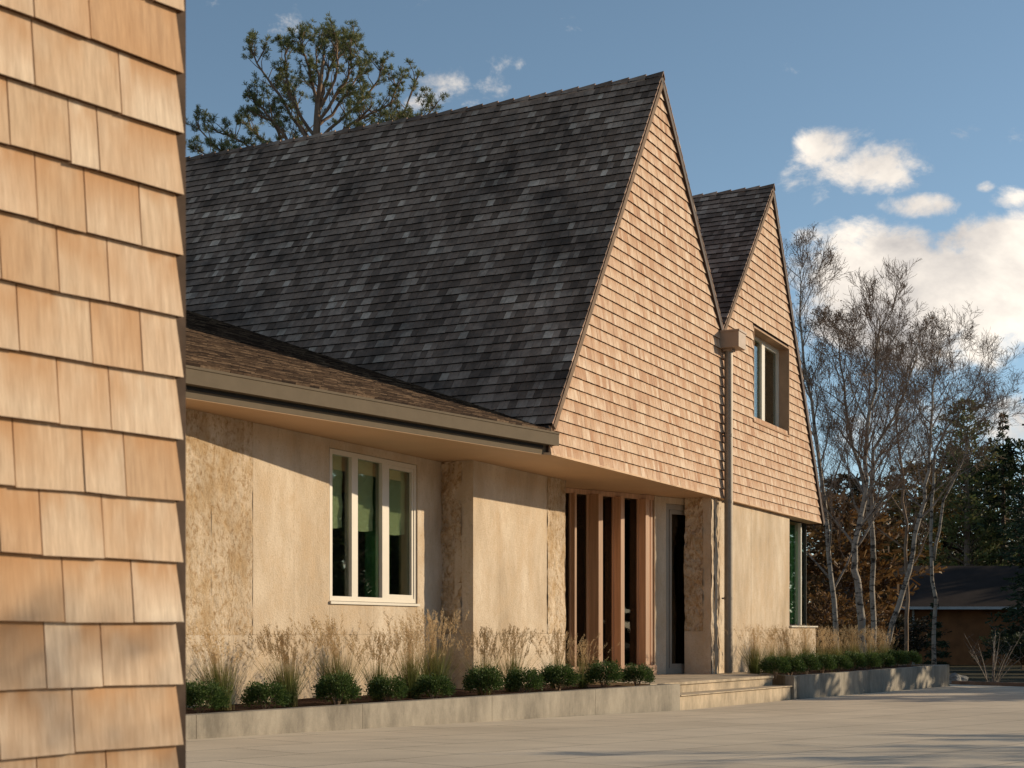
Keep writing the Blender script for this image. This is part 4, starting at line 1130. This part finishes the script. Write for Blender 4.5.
# ------------------------------------------------------------------ trees outside the frame that shade the place
SUND = Vector((.958, .286, 0)).normalized(); SEL = R(17)
for i, (x, y, h, r) in enumerate(((38,74,13,4.5),(44,84,15,5),(34,64,10,4),(46,66,14,5),(29,50,7.0,3.2),(33,56,9,3.5))):
    conifer('spruce', (x,y,gh(x,y)), h, r, 70+i, 'spruce', 'dense spruce outside the picture on the right, number %d from the driveway' % (i+1), 7000, 'spruces outside the picture', ls=.5, z0=.03)
for i, (x, y, h, r) in enumerate(((17.6,29.3,4.3,1.5),(19.2,31.9,4.4,1.5),(20.8,34.5,4.6,1.6),(22.4,37.2,5.0,1.7),(23.5,44.5,6.6,2.0),(26,49,7.0,2.2))):
    conifer('yew', (x,y,gh(x,y)), h, r, 170+i, 'spruce', 'dense yew outside the picture on the right, number %d from the driveway' % (i+1), 5000, 'yews outside the picture', ls=.3, z0=.03, round_=True)
for i, (x, y, h) in enumerate(((17.5,14.5,3.6),(20,17.8,3.9),(8.3,6.9,4.0),(16.5,10.8,3.4),(22,23,3.7),(14.5,18.2,3.4),(12.5,15.3,3.7),(11.2,12.9,3.5))):
    bare_tree('small_tree', (x,y,gh(x,y)), [[(0,0,0),(.05,0,h*.45),(.1,.1,h*.9)]], .05, 90+i, 'small bare tree outside the picture beside the driveway, number %d' % (i+1), 'small trees outside the picture',
              levels=3, nbr=(12,6,4,3), lens=(.5,.5,.5,.5), spread=.9, leaves=3, barkm='twig', start=.25, lsz=.10)

# ------------------------------------------------------------------ sky, sun, camera
w = bpy.data.worlds.new('World'); SC.world = w; w.use_nodes = True
nt = w.node_tree; bg = nt.nodes['Background']
sky = nt.nodes.new('ShaderNodeTexSky'); sky.sky_type = 'NISHITA'; sky.sun_disc = False; sky.sun_elevation = SEL
az = math.atan2(SUND.x, SUND.y); sky.sun_rotation = az; sky.altitude = 900; sky.air_density = .85; sky.dust_density = .25; sky.ozone_density = 1.6
class WN: pass
def wn(kind, **kw):
    x = nt.nodes.new(kind)
    for k, v in kw.items(): setattr(x, k, v)
    return x
def wm(op, a, b=None, c=None):
    x = wn('ShaderNodeMath', operation=op)
    for i, val in enumerate((a, b, c)):
        if val is None: continue
        if hasattr(val, 'is_output'): nt.links.new(val, x.inputs[i])
        else: x.inputs[i].default_value = val
    return x.outputs[0]
tc = wn('ShaderNodeTexCoord'); sp = wn('ShaderNodeSeparateXYZ'); nt.links.new(tc.outputs['Generated'], sp.inputs[0])
yy = wm('MAXIMUM', sp.outputs[1], .05)
A = wm('DIVIDE', sp.outputs[0], yy); B = wm('DIVIDE', sp.outputs[2], yy)
cb_ = wn('ShaderNodeCombineXYZ'); nt.links.new(A, cb_.inputs[0]); nt.links.new(B, cb_.inputs[1])
clouds = [(830,150,34,24,.95),(868,166,55,24,.95),(918,206,36,13,.8),(806,184,26,22,.6),(895,182,26,14,.6),
          (868,285,72,60,1.45),(895,258,52,34,1.2),(955,302,115,62,1.5),(1015,268,80,50,1.45),(945,275,60,30,1.1),(985,320,60,30,.85),(1075,270,80,70,1.2),(1012,196,24,12,.75),(988,187,10,7,.6),
          (900,335,60,26,.75),(457,88,40,20,.42),(430,98,22,13,.25),(283,19,15,10,.18),(1010,425,50,26,.75),(900,430,50,30,.6),(820,240,22,18,.5),(500,60,20,8,.2)]
cur = None
for (px, py, rx, ry, amp) in clouds:
    a0, b0 = (px-HX)/FP, (HY-py)/FP
    da = wm('MULTIPLY', wm('SUBTRACT', A, a0), FP/rx/1.25); db = wm('MULTIPLY', wm('SUBTRACT', B, b0), FP/ry/1.25)
    r2 = wm('ADD', wm('MULTIPLY', da, da), wm('MULTIPLY', db, db))
    v_ = wm('MULTIPLY', wm('MAXIMUM', wm('SUBTRACT', 1.0, r2), -1.6), amp)
    cur = v_ if cur is None else wm('MAXIMUM', cur, v_)
def wnoise(scale, detail, rough, dist=0, off=0):
    mp = wn('ShaderNodeMapping'); mp.inputs['Scale'].default_value = (1, 1.35, 1); mp.inputs['Location'].default_value = (off, off, 0)
    nt.links.new(cb_.outputs[0], mp.inputs[0])
    x = wn('ShaderNodeTexNoise'); x.inputs['Scale'].default_value = scale; x.inputs['Detail'].default_value = detail; x.inputs['Roughness'].default_value = rough; x.inputs['Distortion'].default_value = dist
    nt.links.new(mp.outputs[0], x.inputs['Vector']); return x.outputs['Fac']
n1 = wnoise(21, 9, .64, .25); n2 = wnoise(9, 6, .6, .2, 4.0)
dens = wm('ADD', cur, wm('MULTIPLY', wm('SUBTRACT', n1, .53), 3.1))
mr = wn('ShaderNodeMapRange', interpolation_type='SMOOTHSTEP'); mr.inputs['From Min'].default_value = .0; mr.inputs['From Max'].default_value = .85
nt.links.new(dens, mr.inputs['Value'])
gate = wm('GREATER_THAN', sp.outputs[1], .06)
mask = wm('MULTIPLY', wm('MULTIPLY', mr.outputs[0], gate), .93)
rmp = wn('ShaderNodeValToRGB'); e = rmp.color_ramp.elements; e[0].position = .33; e[0].color = (4.2,3.85,3.6,1); e[1].position = .62; e[1].color = (8.6,7.7,6.6,1)
nt.links.new(n2, rmp.inputs[0])
hs = wn('ShaderNodeHueSaturation'); hs.inputs['Saturation'].default_value = .90; hs.inputs['Hue'].default_value = .487; hs.inputs['Value'].default_value = .87
nt.links.new(sky.outputs[0], hs.inputs['Color'])
mx = wn('ShaderNodeMix', data_type='RGBA'); nt.links.new(mask, mx.inputs[0]); nt.links.new(hs.outputs[0], mx.inputs[6]); nt.links.new(rmp.outputs[0], mx.inputs[7])
nt.links.new(mx.outputs[2], bg.inputs[0]); bg.inputs[1].default_value = .14

sd = bpy.data.lights.new('sun', 'SUN'); sd.energy = 4.5; sd.angle = R(.55); sd.color = (1.0, .83, .595)
so = bpy.data.objects.new('sun', sd); COL.objects.link(so)
tosun = Vector((SUND.x*math.cos(SEL), SUND.y*math.cos(SEL), math.sin(SEL)))
so.rotation_euler = (-tosun).to_track_quat('-Z', 'Y').to_euler(); so.location = tosun*40

cam = bpy.data.cameras.new('camera'); co = bpy.data.objects.new('camera', cam); COL.objects.link(co); SC.camera = co
co.location = (0,0,0); co.rotation_euler = (R(90), 0, 0)
cam.sensor_width = 36; cam.lens = FP/1024*36; cam.shift_y = (HY-384)/1024; cam.shift_x = 0; cam.clip_start = .05; cam.clip_end = 4000
cam.dof.use_dof = True; cam.dof.focus_distance = 24; cam.dof.aperture_fstop = 7.1
SC.render.resolution_x = 1024; SC.render.resolution_y = 768
SC.view_settings.view_transform = 'Standard'; SC.view_settings.look = 'None'; SC.view_settings.exposure = .10; SC.view_settings.gamma = 1
SC.render.engine = 'CYCLES'
SC.cycles.transparent_max_bounces = 12; SC.cycles.max_bounces = 6
